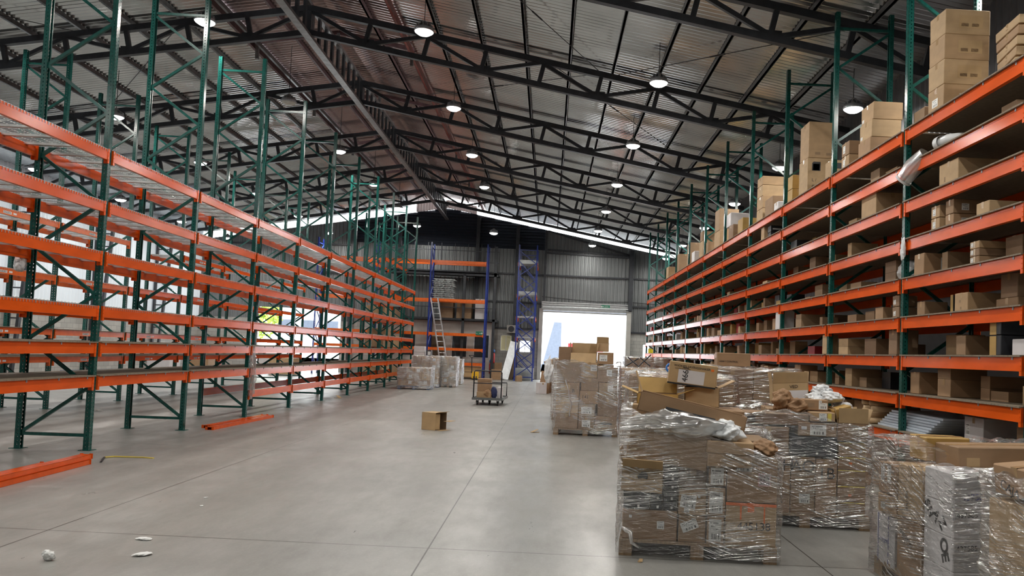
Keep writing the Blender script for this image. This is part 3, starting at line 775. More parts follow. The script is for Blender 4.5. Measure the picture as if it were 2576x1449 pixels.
def carton(label, loc, dims, mat, rz=0, group=None, tags=(), texts=(), tape=True, cat='cardboard box', name='cardboard_box', tilt=0, tapemat='tape', tiltx=0):
    w_, d_, h_ = dims
    o = inst(name, cbox(w_, d_, h_, mat), None, loc, (tiltx, tilt, rz)); tag(o, label, cat, group)
    if tape and w_ > .12:
        b = MB(); t = .025 if min(w_, d_) > .2 else .018
        if w_ >= d_:
            b.box(-.001, d_ / 2 - t, h_, w_ + .001, d_ / 2 + t, h_ + .0012); b.box(-.0012, d_ / 2 - t, h_ - .07, 0, d_ / 2 + t, h_); b.box(w_, d_ / 2 - t, h_ - .07, w_ + .0012, d_ / 2 + t, h_)
        else:
            b.box(w_ / 2 - t, -.001, h_, w_ / 2 + t, d_ + .001, h_ + .0012); b.box(w_ / 2 - t, -.0012, h_ - .07, w_ / 2 + t, 0, h_)
        inst('tape', b.mesh('tape', M[tapemat]), o)
    for (face, u_, v_, sw, sh_, *k_) in tags:
        mk = M[k_[0]] if k_ else M['label']
        s = inst('label_sticker', cached(('stk', sw, sh_, mk.name), lambda: sticker_mesh(sw, sh_, mk)), o)
        place_face(s, face, u_, v_, dims)
        if len(k_) > 1: s.rotation_euler[1] = k_[1]
    for (face, u_, v_, s, size, mt, *k_) in texts:
        e = inst('lettering', text_mesh(s, size, M[mt], *(k_[1:2] if len(k_) > 1 else ())), o)
        a = k_[0] if k_ else 0
        if face == 'F': e.location = (u_, -.0025, v_); e.rotation_euler = (PI / 2, a, 0) if not a else (Matrix.Rotation(0, 3, 'X').to_euler()); e.rotation_euler = (Matrix.Rotation(PI / 2, 3, 'X') @ Matrix.Rotation(a, 3, 'Z')).to_euler()
        elif face == 'L': e.location = (-.0025, d_ - u_, v_); e.rotation_euler = (Matrix.Rotation(-PI / 2, 3, 'Z') @ Matrix.Rotation(PI / 2, 3, 'X') @ Matrix.Rotation(a, 3, 'Z')).to_euler()
        elif face == 'T': e.location = (u_, v_, h_ + .0025); e.rotation_euler = (0, 0, a)
    return o
def open_box(label, loc, dims, mat, rz=0, flaps=(.6, .6, .6, .6), group=None, tilt=0, inner='inner', name='open_cardboard_box', tiltx=0, texts=(), tags=()):
    """open carton, flaps: front, back, left, right opening angles (radians from vertical outward)"""
    w_, d_, h_ = dims; t = .006
    b = MB(); b.box(0, 0, 0, w_, d_, t); b.box(0, 0, 0, w_, t, h_); b.box(0, d_ - t, 0, w_, d_, h_); b.box(0, 0, 0, t, d_, h_); b.box(w_ - t, 0, 0, w_, d_, h_)
    for (x0, y0, x1, y1) in ((t, t, w_ - t, t + .001), (t, d_ - t - .001, w_ - t, d_ - t), (t, t, t + .001, d_ - t), (w_ - t - .001, t, w_ - t, d_ - t), ): b.box(x0, y0, t, x1, y1, h_ - .001, 1)
    o = inst(name, b.mesh('open_box', [mat, M[inner]]), None, loc, (tiltx, tilt, rz)); tag(o, label, 'cardboard box', group)
    fl = min(d_, w_) * .5
    for k_, a in enumerate(flaps):
        if a is None: continue
        n = MB()
        if k_ == 0: n.bar((w_ / 2, 0, h_), (w_ / 2, -math.sin(a) * fl, h_ + math.cos(a) * fl), w_ - .01, .004, up=(0, math.cos(a), math.sin(a)))
        if k_ == 1: n.bar((w_ / 2, d_, h_), (w_ / 2, d_ + math.sin(a) * fl, h_ + math.cos(a) * fl), w_ - .01, .004, up=(0, -math.cos(a), math.sin(a)))
        if k_ == 2: n.bar((0, d_ / 2, h_), (-math.sin(a) * fl, d_ / 2, h_ + math.cos(a) * fl), d_ - .01, .004, up=(math.cos(a), 0, math.sin(a)))
        if k_ == 3: n.bar((w_, d_ / 2, h_), (w_ + math.sin(a) * fl, d_ / 2, h_ + math.cos(a) * fl), d_ - .01, .004, up=(-math.cos(a), 0, math.sin(a)))
        inst('flap', n.mesh('flap', M['tan'] if mat.name.startswith('kraft') else mat), o)
    for (face, u_, v_, s, size, mt, *k_) in texts:
        e = inst('lettering', text_mesh(s, size, M[mt]), o); e.location = (u_, -.0025, v_); e.rotation_euler = (PI / 2, 0, 0)
    for (face, u_, v_, sw, sh_, *k_) in tags:
        s = inst('label_sticker', sticker_mesh(sw, sh_, M[k_[0]] if k_ else M['label']), o); place_face(s, face, u_, v_, dims)
    return o
def pallet(label, loc, w_, d_, rz=0, mat='pine', group='wooden pallets on the floor'):
    T = thing('wooden_pallet', label, 'pallet', loc, rz, group)
    n = 7; bw = .1
    for i in range(n):
        y = i * (d_ - bw) / (n - 1)
        inst('deck_board', cached(('db', w_, mat), lambda: MB().box(0, 0, .105, w_, bw, .125).mesh('board', M[mat])), T, (0, y, 0))
    for x in (0, (w_ - .1) / 2, w_ - .1):
        inst('stringer', cached(('st', d_, mat), lambda: MB().box(0, 0, .085, .1, d_, .105).mesh('stringer', M[mat])), T, (x, 0, 0))
        inst('skid', cached(('sk', d_, mat), lambda: MB().box(0, 0, 0, .1, d_, .018).mesh('skid', M[mat])), T, (x, 0, 0))
        for y in (0, (d_ - .14) / 2, d_ - .14):
            inst('block', cached(('blk', mat), lambda: MB().box(0, 0, .018, .1, .14, .085).mesh('block', M[mat])), T, (x, y, 0))
    return T
def film(label, loc, w_, d_, z0, ztop, rz=0, mat='film', seed=1, loose=.02, over=.12, group=None, n=150, m_=46, bulge=None):
    """wrapped film around a stack: ztop(u in 0..1 around perimeter) gives the height"""
    rnd = random.Random(seed); per = 2 * (w_ + d_)
    ph = [rnd.uniform(0, 6.28) for _ in range(12)]
    b = MB(); R = .045
    def pt(s):  # s in metres along perimeter starting at front-left going right
        s %= per
        if s < w_: return Vector((s, 0, 0)), Vector((0, -1, 0)), s
        s -= w_
        if s < d_: return Vector((w_, s, 0)), Vector((1, 0, 0)), s
        s -= d_
        if s < w_: return Vector((w_ - s, d_, 0)), Vector((0, 1, 0)), s
        s -= w_
        return Vector((0, d_ - s, 0)), Vector((-1, 0, 0)), s
    idx = []
    for j in range(m_ + 4):
        row = []
        for i in range(n + 1):
            s = per * i / n; p, nn, _ = pt(s)
            # round the corners
            pa, na, _ = pt(s - .05); pb, nb, _ = pt(s + .05); nn = (na + nb).normalized()
            zt = ztop(p.x / w_, p.y / d_)
            t = min(j / m_, 1)
            z = z0 + (zt - z0) * t
            wr = loose * (.45 * math.sin(s * 9 + z * 5 + ph[0]) + .3 * math.sin(s * 23 - z * 11 + ph[1]) + .22 * math.sin(s * 47 + z * 29 + ph[2]) + .2 * math.sin(z * 38 - s * 6 + ph[3]) + .12 * math.sin(z * 83 + s * 17 + ph[4]))
            off = .014 + abs(wr)
            q = p + nn * off
            if bulge: q += nn * bulge(p.x / w_, p.y / d_, z)
            if j > m_:
                c = Vector((w_ / 2, d_ / 2, 0)); k_ = (j - m_) / 3; q = q.lerp(c, k_ * over); z = zt + .02 * math.sin(k_ * PI) - .02 * k_ + .012 * math.sin(s * 31 + ph[5])
            else: z += .01 * math.sin(s * 27 + ph[6]) * t
            row.append(len(b.v)); b.v.append((q.x, q.y, z))
        idx.append(row)
    for j in range(m_ + 3):
        for i in range(n):
            s0, s1 = per * i / n, per * (i + 1) / n; a0, a1 = j * .035, (j + 1) * .035
            z_0 = b.v[idx[j][i]][2]; z_1 = b.v[idx[j + 1][i]][2]
            b.f.append((idx[j][i], idx[j][i + 1], idx[j + 1][i + 1], idx[j + 1][i])); b.mi.append(0)
            b.uv[len(b.f) - 1] = [(s0, z_0), (s1, b.v[idx[j][i + 1]][2]), (s1, b.v[idx[j + 1][i + 1]][2]), (s0, z_1)]
    o = inst('stretch_wrap', b.mesh('stretch_wrap', M[mat], True), None, loc, (0, 0, rz)); tag(o, label, 'plastic wrap', group)
    return o
def crumple(name, label, cat, loc, size, mat, seed=1, rz=0, amp=.35, group=None, sub=5):
    import bmesh
    bm = bmesh.new(); bmesh.ops.create_icosphere(bm, subdivisions=sub, radius=1); rnd = random.Random(seed)
    ks = [(Vector((rnd.uniform(-1, 1), rnd.uniform(-1, 1), rnd.uniform(-1, 1))).normalized() * rnd.uniform(1.5, 8), rnd.uniform(0, 6.28)) for _ in range(14)]
    for v in bm.verts:
        d = sum((1 - abs(math.sin(v.co.dot(k_) + p))) ** 1.3 * 4 / k_.length for k_, p in ks) / sum(4 / k_.length for k_, p in ks)
        v.co = v.co * (1 + amp * (d - .3) * 2.6); v.co = Vector((v.co.x * size[0] / 2, v.co.y * size[1] / 2, v.co.z * size[2] / 2 + size[2] / 2))
        if v.co.z < 0: v.co.z = 0
    me_ = bpy.data.meshes.new(name); bm.to_mesh(me_); bm.free(); me_.materials.append(mat)
    for p_ in me_.polygons: p_.use_smooth = sub > 3
    o = inst(name, me_, None, loc, (0, 0, rz)); tag(o, label, cat, group); return o
#PART2
class Site:
    def __init__(s, x, y, rz=0): s.x, s.y, s.rz = x, y, rz
    def at(s, u_, v_, z=0):
        return (s.x + u_ * math.cos(s.rz) - v_ * math.sin(s.rz), s.y + u_ * math.sin(s.rz) + v_ * math.cos(s.rz), z)
    def C(s, label, u0, z0, u1, z1, depth, mat, v=0.0, **k):
        k.setdefault('rz', s.rz)
        return carton(label, s.at(u0, v, z0), (u1 - u0, depth, z1 - z0), KR[mat] if isinstance(mat, int) else M[mat], **k)

# ---- front pallet
P = Site(.61, 6.106, -.1424)
pallet('wooden pallet under the nearest wrapped load of brown cartons', P.at(0, 0), 1.21, 1.12, P.rz)
g = 'cartons wrapped on the front pallet'
P.C('wide brown carton at bottom left of the front pallet', .02, .125, .445, .355, .4, 1, v=.02, group=g, tags=[('F', .27, .09, .055, .06), ('F', .05, .165, .022, .022, 'paper')])
P.C('brown carton with tilted white label, bottom of the front pallet', .455, .125, .665, .33, .4, 5, v=.02, group=g, tags=[('F', .04, .07, .13, .075, 'label', -.4), ('F', .10, .165, .02, .025, 'paper')])
P.C('narrow carton with tall white label, bottom of the front pallet', .675, .125, .805, .335, .4, 0, v=.02, group=g, tags=[('F', .015, .02, .095, .17)])
P.C('crushed carton sealed with orange tape, marked 445138 in marker', .815, .125, 1.2, .455, .42, 4, v=.02, group=g, tapemat='orangetape', tags=[('F', .0, .305, .385, .022, 'orangetape'), ('F', .11, .20, .012, .11, 'orangetape'), ('F', .29, .18, .01, .13, 'orangetape'), ('F', .30, .2, .075, .09, 'tan')], texts=[('F', .09, .12, '445138', .085, 'ink', .02)])
for (a, z0, c, z1, nm) in ((.02, .36, .225, .50, 'wide black shoe box, lower left row of the front pallet'), (.23, .36, .325, .425, 'small black shoe box under its twin beside the wide black one'), (.23, .43, .325, .49, 'small black shoe box upper twin beside the wide black one'), (.33, .36, .44, .425, 'black shoe box lowest below the stack of torn carton'), (.33, .43, .44, .495, 'black shoe box in the middle right of the torn carton stack'), (.335, .52, .44, .58, 'black shoe box right of the torn tan carton, lower one'), (.335, .585, .44, .645, 'black shoe box right of the torn tan carton, upper one')):
    P.C(nm, a, z0, c, z1, .3, 'blackbox', v=.03, group='black shoe boxes on the front pallet', tape=False, name='shoe_box', tags=[('F', (c - a) * .55, .012, .016, .02, 'paper'), ('F', (c - a) * .12, .03, .02, .008, 'greybox')])
open_box('tan carton with a torn hole in its front, left of front pallet', P.at(.0, -.02, .505), (.32, .3, .17), M['tan'], P.rz - .03, (.9, .3, .2, None), g, tilt=.03)
b = MB(); b.quad([(0, 0, 0), (.03, 0, .035), (.07, 0, .04), (.085, 0, .01), (.08, 0, -.02), (.045, 0, -.012), (.01, 0, -.02)])
o = inst('torn_hole_shade', b.mesh('hole', M['ink']), bpy.data.objects[COL.objects[-1].parent.name] if COL.objects[-1].parent else None, (.12, -.002, .12))  # black patch on the front paints the shade inside the torn hole
P.C('brown carton with white shipping sheet in mid front pallet', .45, .335, .665, .525, .4, 2, v=.02, group=g, tags=[('F', .01, .06, .12, .10, 'label', .12), ('F', .045, .02, .04, .05), ('F', .15, .135, .018, .02, 'paper')])
P.C('narrow carton labelled 60481-2 in white on the front pallet', .675, .34, .81, .555, .4, 0, v=.02, group=g, tags=[('F', .012, .02, .105, .165)], texts=[('F', .03, .165, '60481-2', .018, 'ink')])
P.C('narrow carton with barcode sheet under the shallow lidded box', .68, .57, .81, .72, .4, 1, v=.02, group=g, tags=[('F', .012, .01, .1, .13)])
P.C('brown carton filling the gap behind the torn one', .45, .53, .67, .70, .35, 3, v=.10, group=g)
P.C('big brown carton with red-bordered UN 3480 label, front pallet right', .82, .46, 1.2, .80, .42, 0, v=.01, group=g, tags=[('F', .235, .13, .095, .095, 'pinkink'), ('F', .24, .135, .085, .085, 'paper'), ('F', .02, .235, .165, .075)], texts=[('F', .25, .145, 'UN 3480', .018, 'ink'), ('F', .25, .17, 'NA', .05, 'ink')])
o = P.C('long plain brown carton sloping across the front pallet', .03, .74, .66, 1.0, .42, 5, v=.0, group=g, tilt=.13, tape=False, tags=[('F', .03, .225, .022, .022, 'paper')])
o.location.z += .02
P.C('long brown carton lying behind the shoe boxes', .03, .50, .66, .70, .3, 1, v=.38, group=g)
P.C('shallow lidded brown box lower half, front pallet right', .66, .725, 1.0, .83, .3, 2, v=-.03, group=g, tape=False)
P.C('shallow lidded brown box lid, overhanging on front pallet right', .65, .83, 1.01, .925, .32, 2, v=-.04, group=g, tape=False, tilt=.02)
for i, (u0, z0, u1, z1, v, dd, mt, nm) in enumerate([(.03, .125, .6, .5, .55, .5, 3, 'lower left rear'), (.62, .125, 1.19, .5, .55, .5, 1, 'lower right rear'), (.03, .5, .6, .85, .68, .4, 0, 'middle left rear'), (.62, .5, 1.19, .88, .55, .5, 5, 'middle right rear'), (.05, .85, .55, 1.14, .6, .45, 2, 'upper left rear'), (.56, .88, 1.0, 1.12, .6, .45, 1, 'upper middle rear')]):
    P.C('brown carton in the %s of the front pallet load' % nm, u0, z0, u1, z1, dd, mt, v=v, group=g)
P.C('brown carton under the long sloping one, filling the middle', .05, .86, .6, .93, .3, 3, v=.44, group=g, tape=False)
# the long open box lying across the top
o = open_box('long brown box with a dark slot open on top, across front pallet', P.at(.10, .12, 1.125), (.86, .34, .15), KR[0], P.rz, (None, 2.6, .5, None), g, tilt=.2, tags=[('F', .22, .055, .4, .025, 'greybox')])
crumple('plastic_bag', 'white crumpled plastic bag tied on top of front pallet', 'plastic bag', P.at(.8, .06, .92), (.24, .2, .15), M['bag'], 3, 0, .5, 'loose plastic bags')
crumple('plastic_puff', 'mass of gathered clear film above the long sloping carton', 'plastic wrap', P.at(.36, .05, .93), (.62, .24, .2), M['film4'], 5, P.rz - .12, .6)
crumple('packing_paper', 'crumpled brown packing paper at right edge of front pallet', 'paper', P.at(1.1, .12, .8), (.2, .22, .13), M['kraftpaper'], 6, 0, .5, 'crumpled brown paper')
# things behind and above
open_box('yellow-brown open carton at top left behind the long box', P.at(.08, .72, 1.14), (.36, .3, .09), M['yellowbox'], P.rz, (None, .5, 1.2, 1.2), g)
open_box('open brown carton with inside coloured black as shade under the shaker box', P.at(.5, .78, 1.13), (.30, .3, .17), KR[4], P.rz, (None, .3, 1.1, 1.1), g, inner='ink')  # black inner walls: the shade in the box is put into their colour
o = P.C('tan printed box with upright marker number, tilted atop the front load', .34, 1.33, .76, 1.53, .3, 'tan', v=.74, tilt=.10, tape=False, group='boxes tipped on top of the load',
    tags=[('F', .085, .02, .23, .115, 'whitebox'), ('F', 0, .0, .42, .014, 'ink'), ('F', .365, .15, .025, .02, 'orangetape')],
    texts=[('F', .04, .155, 'WIOKIPS SAVINGSHAKER', .028, 'ink'), ('F', .05, .137, 'CUSTOMER BAGGED SAVER', .011, 'ink'), ('F', .17, .03, '4661', .07, 'ink', PI / 2)])
def zt1(a, c): return (1.14 - .34 * a) if c < .5 else (1.12 - .18 * a)
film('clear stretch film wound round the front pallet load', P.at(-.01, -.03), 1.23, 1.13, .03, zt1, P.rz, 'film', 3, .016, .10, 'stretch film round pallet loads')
o = inst('film_tail', MB().tube([P.at(.02, -.06, .23), P.at(.06, -.09, .215), P.at(.09, -.10, .2), P.at(.10, -.12, .13), P.at(.16, -.10, .09)], .014, 7, radii=[.008, .022, .02, .014, .009]).mesh('film_tail', M['film2'], True)); tag(o, 'knotted tail of film at the front pallet bottom left', 'plastic wrap')

# ---- second pallet
Q = Site(1.88, 7.36, -.1224)
pallet('wooden pallet under the wrapped load behind the front one', Q.at(0, 0), 1.2, 1.1, Q.rz)
g = 'cartons wrapped on the second pallet'
Q.C('tall brown carton at far left bottom of second pallet', .02, .125, .22, .66, .4, 1, v=.02, group=g)
Q.C('tall brown carton marked CH in marker, second pallet', .225, .125, .46, .66, .4, 0, v=.02, group=g, texts=[('F', .04, .40, 'CH', .16, 'ink')])
Q.C('tall brown carton marked AG with small white label, second pallet', .465, .125, .69, .66, .4, 5, v=.02, group=g, texts=[('F', .0, .40, 'AO', .15, 'ink')], tags=[('F', .08, .10, .1, .09), ('F', .02, .5, .02, .02, 'paper')])
Q.C('tall brown carton marked 1B in marker, second pallet', .695, .125, .89, .65, .4, 0, v=.02, group=g, texts=[('F', .02, .34, '1B', .15, 'ink')], tags=[('F', .17, .49, .02, .02, 'paper')])
for k, (z0, z1) in enumerate(((.125, .26), (.26, .41), (.41, .56), (.56, .68), (.68, .82))):
    Q.C('brown carton with yellow strap, right column of second pallet, %s up' % ORD[k], .9, z0, 1.16, z1, .4, (3, 1, 5, 0, 2)[k], v=.02, group=g, tags=[('F', .0, (z1 - z0) - .014, .25, .01, 'yellowtape')] + ([('F', .1, .05, .03, .02, 'orangetape')] if k in (1, 3) else [('F', .2, .05, .018, .018, 'paper')]))
Q.C('black flat box across the middle of second pallet', .45, .67, .885, .85, .4, 'greybox', v=.01, group=g, tape=False, tags=[('F', .06, .10, .04, .05, 'clip'), ('F', .24, .02, .02, .02, 'paper')])
Q.C('brown carton with big white sheet above the black box', .52, .86, .88, .99, .35, 5, v=.01, group=g, tags=[('F', .11, .01, .15, .10), ('F', .03, .06, .05, .03, 'paper'), ('F', .31, .07, .02, .02, 'paper')])
Q.C('brown carton left of the black box, second pallet', .05, .67, .44, .93, .4, 3, v=.02, group=g)
open_box('open-flapped brown carton with handle hole, second pallet top right', Q.at(.885, .0, .83), (.28, .35, .17), KR[1], Q.rz, (.1, .3, .2, .3), g)
Q.C('long dark carton lying across the top of second pallet', .02, .95, .62, 1.06, .35, 3, v=.03, group=g, tape=False, tags=[('F', .0, .02, .1, .07, 'greybox')])
for i, (u0, u1, z0, z1, mt) in enumerate([(.05, .58, .125, .9, 1), (.6, 1.15, .125, .84, 3)]):
    Q.C('large brown carton in the %s rear of second pallet' % ('left', 'right')[i], u0, z0, u1, z1, .55, mt, v=.5, group=g)
Q.C('brown carton under the bags, rear of second pallet', .3, .92, 1.1, 1.08, .5, 5, v=.42, group=g)
Q.C('small carton with yellow patch label beside the gold box', .63, 1.0, .86, 1.09, .25, 2, v=.0, group=g, tape=False, tags=[('F', .08, .01, .07, .07), ('F', .16, .01, .035, .07, 'yellowtape')])
Q.C('gold flat box tipped at top right of second pallet', .87, 1.03, 1.04, 1.12, .24, 'yellowbox', v=.02, group=g, tape=False, tilt=-.3)
Q.C('small carton with white sheet standing below the white bags', .6, 1.10, .82, 1.20, .2, 0, v=.12, group=g, tape=False, tags=[('F', .13, .01, .08, .085), ('F', .03, .03, .06, .04, 'inner')])
open_box('tipped open carton marked VED on top of second pallet', Q.at(.38, .6, 1.13), (.36, .22, .2), M['tan'], Q.rz, (.2, None, .1, .1), g, tilt=-.07, texts=[('F', .17, .145, 'VED', .045, 'ink')], tags=[('F', .14, .0, .21, .12, 'whitebox')])
crumple('packing_paper', 'crumpled brown paper heap left of the VED carton', 'paper', Q.at(.40, .25, 1.08), (.18, .2, .2), M['kraftpaper'], 11, 0, .5, 'crumpled brown paper')
crumple('packing_paper', 'folded brown paper heap right of the taller paper heap', 'paper', Q.at(.54, .2, 1.06), (.2, .2, .15), M['kraftpaper'], 12, 0, .5, 'crumpled brown paper')
k = 0
for (u_, v_, z_, sx) in ((.74, .35, 1.14, .2), (.9, .3, 1.16, .2), (.82, .42, 1.22, .18), (1.0, .35, 1.06, .2), (1.05, .4, 1.0, .18)):
    crumple('plastic_bag', ('topmost white rolled plastic bag of the heap', 'white plastic bag at middle of the heap', 'white plastic bag crowning the second pallet', 'whitish plastic bag sliding to the right side', 'lowest whitish plastic bag at right shoulder of heap')[k], 'plastic bag', Q.at(u_, v_, z_), (sx, .2, .12), M['bag'], 20 + k, .3 * k, .4, 'white bags on the second pallet'); k += 1
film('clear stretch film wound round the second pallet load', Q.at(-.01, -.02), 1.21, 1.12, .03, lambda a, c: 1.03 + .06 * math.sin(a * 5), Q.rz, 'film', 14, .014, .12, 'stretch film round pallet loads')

open_box('open tan box standing on floor beside the right rack', (4.12, 9.95, 0), (.36, .4, .27), KR[4], .1, (.9, .05, .2, None), None)
# ---- third pallet, lower right
R_ = Site(2.52, 4.70, 0.0)
pallet('wooden pallet under the wrapped white marker-numbered cartons', R_.at(0, 0), 1.2, 1.13)
g = 'white cartons on the right pallet'
hs = [(.10, .305), (.305, .507), (.507, .71), (.71, .905)]
names = ['lowest', 'second lowest', 'third, marked 437585 and lettered in black,', 'topmost, marked 437585']
for k, (z0, z1) in enumerate(hs):
    tx = [('F', .02, .13, '437585', .045, 'ink', .05)] if k < 3 else [('F', .05, .035, '437585', .055, 'blueink', .03)]
    if k == 2: tx += [('L', .01, .165, 'S', .09, 'ink', -1.05, .003), ('L', .045, .125, 'H', .09, 'ink', -1.05, .003), ('L', .11, .11, 'A', .11, 'ink', -.9, .003), ('L', .19, .075, 'Z', .11, 'ink', -.9, .003)]
    if k == 1: tx += [('L', .21, .17, 'O', .12, 'ink', -1.2, .003), ('L', .235, .085, 'E', .12, 'ink', -1.2, .003)]
    R_.C('%s white carton stacked at the right pallet corner' % names[k], .0, z0 + .002, .235, z1, .37, 'whitebox', v=.0, group=g, tape=False, texts=tx, tags=[('F', 0, .075, .235, .035, 'whitebox')])
    R_.C('white carton just right of the corner stack, %s layer from floor' % ORD[k], .245, z0 + .002, .47, z1 - .005, .37, 'whitebox', v=.02, group=g, tape=False)
g = 'brown cartons on the right pallet'
R_.C('brown carton with two shipping labels, upper left of right pallet', .0, .62, .4, .84, .3, 0, v=.78, group=g, tags=[('L', .04, .08, .06, .12), ('L', .15, .08, .06, .13)])
R_.C('tall brown carton with upright print directly behind the white corner stack', .0, .505, .4, .87, .36, 4, v=.40, group=g, texts=[('L', .16, .05, 'BAJ FR', .05, 'ink', PI / 2)])
R_.C('brown carton with white label under the two-label one', .0, .47, .4, .61, .3, 2, v=.78, group=g, tags=[('L', .05, .03, .07, .10)])
R_.C('white box with two blue lines, lower left of right pallet', .0, .10, .3, .46, .3, 'whitebox', v=.80, group=g, tape=False, tags=[('L', .03, .0, .008, .36, 'blueink'), ('L', .20, .0, .008, .36, 'blueink')], texts=[('L', .03, .16, 'GENEBRE', .04, 'blueink')])
R_.C('brown carton scrawled in marker behind the white corner stack, lower layer', .0, .10, .3, .50, .36, 1, v=.40, group=g, texts=[('L', .04, .28, 'MEJOE', .07, 'ink', -.4)])
R_.C('brown filler carton at rear of right pallet', .45, .12, 1.15, .72, .6, 3, v=.45, group=g)
R_.C('brown filler carton at front right of right pallet', .5, .12, 1.15, .70, .4, 5, v=.02, group=g)
R_.C('yellow glossy carton on top of right pallet', .18, .89, .5, 1.06, .25, 'yellowbox', v=.72, group=g, tape=True)
R_.C('long brown carton lying across top of right pallet', .25, .86, 1.25, 1.03, .32, 1, v=.40, group=g, tilt=-.02, tags=[('F', .05, .04, .09, .06, 'tan')])
R_.C('brown carton below the long one on right pallet', .5, .71, 1.15, .86, .4, 0, v=.1, group=g)
R_.C('flat brown carton bridging the white stack and the long one', .42, .72, 1.15, .85, .4, 3, v=.55, group=g)
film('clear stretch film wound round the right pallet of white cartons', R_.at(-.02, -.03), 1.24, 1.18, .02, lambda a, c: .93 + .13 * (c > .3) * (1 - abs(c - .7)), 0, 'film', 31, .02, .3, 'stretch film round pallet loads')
# ---- fourth stack at right edge
U = Site(2.455, 3.74, .03)
g = 'cartons at the right picture edge'
pallet('wooden pallet at the lower right picture edge', U.at(.02, .02), .9, .44)
U.C('tall brown carton with blue printed label at right picture edge', 0, .13, .5, .86, .44, 4, v=.0, group=g, tags=[('L', .35, .50, .085, .05, 'blueplastic'), ('L', .35, .445, .085, .055, 'paper')], texts=[('L', .36, .52, 'cofiex', .02, 'paper'), ('L', .06, .3, 'THE', .02, 'ink')])
U.C('tilted brown carton with marker scrawl on top at right edge', 0.02, .89, .42, 1.05, .36, 0, v=.06, group=g, tilt=-.1, texts=[('L', .05, .04, 'CAJA 48', .07, 'ink', -.3)])
film('crinkled stretch film over the cartons at right picture edge', U.at(-.02, -.02), .55, .48, .03, lambda a, c: 1.0, U.rz, 'film', 41, .025, .4, 'stretch film round pallet loads')

# ---- centre stack
Cc = Site(.148, 14.862, -.083)
pallet('wooden pallet under the tall wrapped centre stack', Cc.at(0, 0), 1.22, 1.1, Cc.rz)
g = 'cartons in the tall centre stack'
for i, (u0, z0, u1, z1, mt, lab, tg, tx) in enumerate([
    (.03, .125, .46, .41, 1, 'bottom left', [], []), (.03, .415, .46, .71, 2, 'left, second up', [], []), (.03, .715, .47, 1.0, 1, 'left, third up, marked B', [('F', .08, .14, .18, .1, 'tan')], [('F', .3, .1, 'B', .09, 'ink')]),
    (.47, .125, .78, .36, 3, 'bottom middle with white sheet', [('F', .07, .04, .16, .13)], []), (.47, .365, .78, .6, 5, 'middle, second up with white sheet', [('F', .05, .05, .2, .13)], []), (.48, .605, .83, .85, 0, 'middle, third up, marked 141', [], [('F', .04, .1, '141', .09, 'ink')]),
    (.79, .125, 1.2, .38, 1, 'bottom right', [('F', .1, .1, .22, .03, 'greybox')], []), (.83, .385, 1.21, .73, 3, 'right, second up', [], []), (.84, .735, 1.13, 1.02, 5, 'right, third up with small label', [('F', .17, .13, .1, .11)], []),
    (.03, 1.005, .5, 1.38, 3, 'left, fourth up', [], []), (.5, .855, .83, 1.1, 1, 'middle, fourth up', [], []), (.5, 1.105, .8, 1.4, 2, 'middle, top, with label', [('F', .17, .13, .12, .12)], []), (.81, 1.03, 1.11, 1.36, 1, 'right, fourth up with label', [('F', .17, .12, .1, .12)], []),
    (.79, 1.37, 1.1, 1.6, 0, 'top right with paper label', [('F', .04, .06, .15, .12)], [])]):
    Cc.C('brown carton in centre stack, %s' % lab, u0, z0, u1, z1, .5, mt, v=.02, group=g, tags=tg, texts=tx)
for i, (u0, u1, z1, mt) in enumerate([(.03, .6, 1.36, 1), (.62, 1.19, 1.3, 3)]): Cc.C('tall brown carton at %s rear of centre stack' % ('left', 'right')[i], u0, .125, u1, z1, .5, mt, v=.55, group=g)
Cc.C('wrapped brown carton at top left of centre stack', .04, 1.39, .28, 1.68, .35, 3, v=.1, group=g)
open_box('wide open dark carton with tan flap crowning centre stack', Cc.at(.27, .1, 1.42), (.5, .4, .15), M['greybox'] if False else KR[3], Cc.rz, (2.75, .1, .1, .25), g)
open_box('brown carton with white flap at the very top right', Cc.at(.76, .15, 1.61), (.24, .3, .17), KR[4], Cc.rz, (.3, .5, .6, .3), g)
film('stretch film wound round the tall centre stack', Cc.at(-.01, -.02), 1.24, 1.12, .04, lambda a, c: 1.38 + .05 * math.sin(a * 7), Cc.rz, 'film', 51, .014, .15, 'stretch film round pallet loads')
o = inst('film_tail', MB().tube([Cc.at(.2, -.05, 1.05), Cc.at(.27, -.06, .85), Cc.at(.29, -.08, .7), Cc.at(.34, -.09, .6), Cc.at(.3, -.07, .42), Cc.at(.31, -.06, .36)], .012, 7).mesh('film_tail', M['film2'], True)); tag(o, 'loose hanging tail of film on front of centre stack', 'plastic wrap')
# stack behind centre
D = Site(.13, 18.1, -.05)
pallet('wooden pallet behind the centre stack', D.at(0, 0), 1.2, 1.1, D.rz)
for i in range(4):
    for j in range(2): D.C('brown carton in stack behind the centre one, %s layer, %s' % (ORD[i], ('left', 'right')[j]), .02 + .59 * j, .13 + .32 * i, .6 + .59 * j, .445 + .32 * i, 1.0, (i + j * 2) % 6, v=.03, group='cartons behind the centre stack')
film('stretch film round the stack behind the centre one', D.at(-.01, -.02), 1.22, 1.12, .03, lambda a, c: 1.42, D.rz, 'film3', 53, .02, .2, 'stretch film round pallet loads', n=90, m_=24)
crumple('plastic_bag', 'white torn plastic hanging from left of centre stack', 'plastic bag', (.02, 18.0, .85), (.2, .2, .55), M['bag'], 55, 0, .6, 'loose plastic bags')

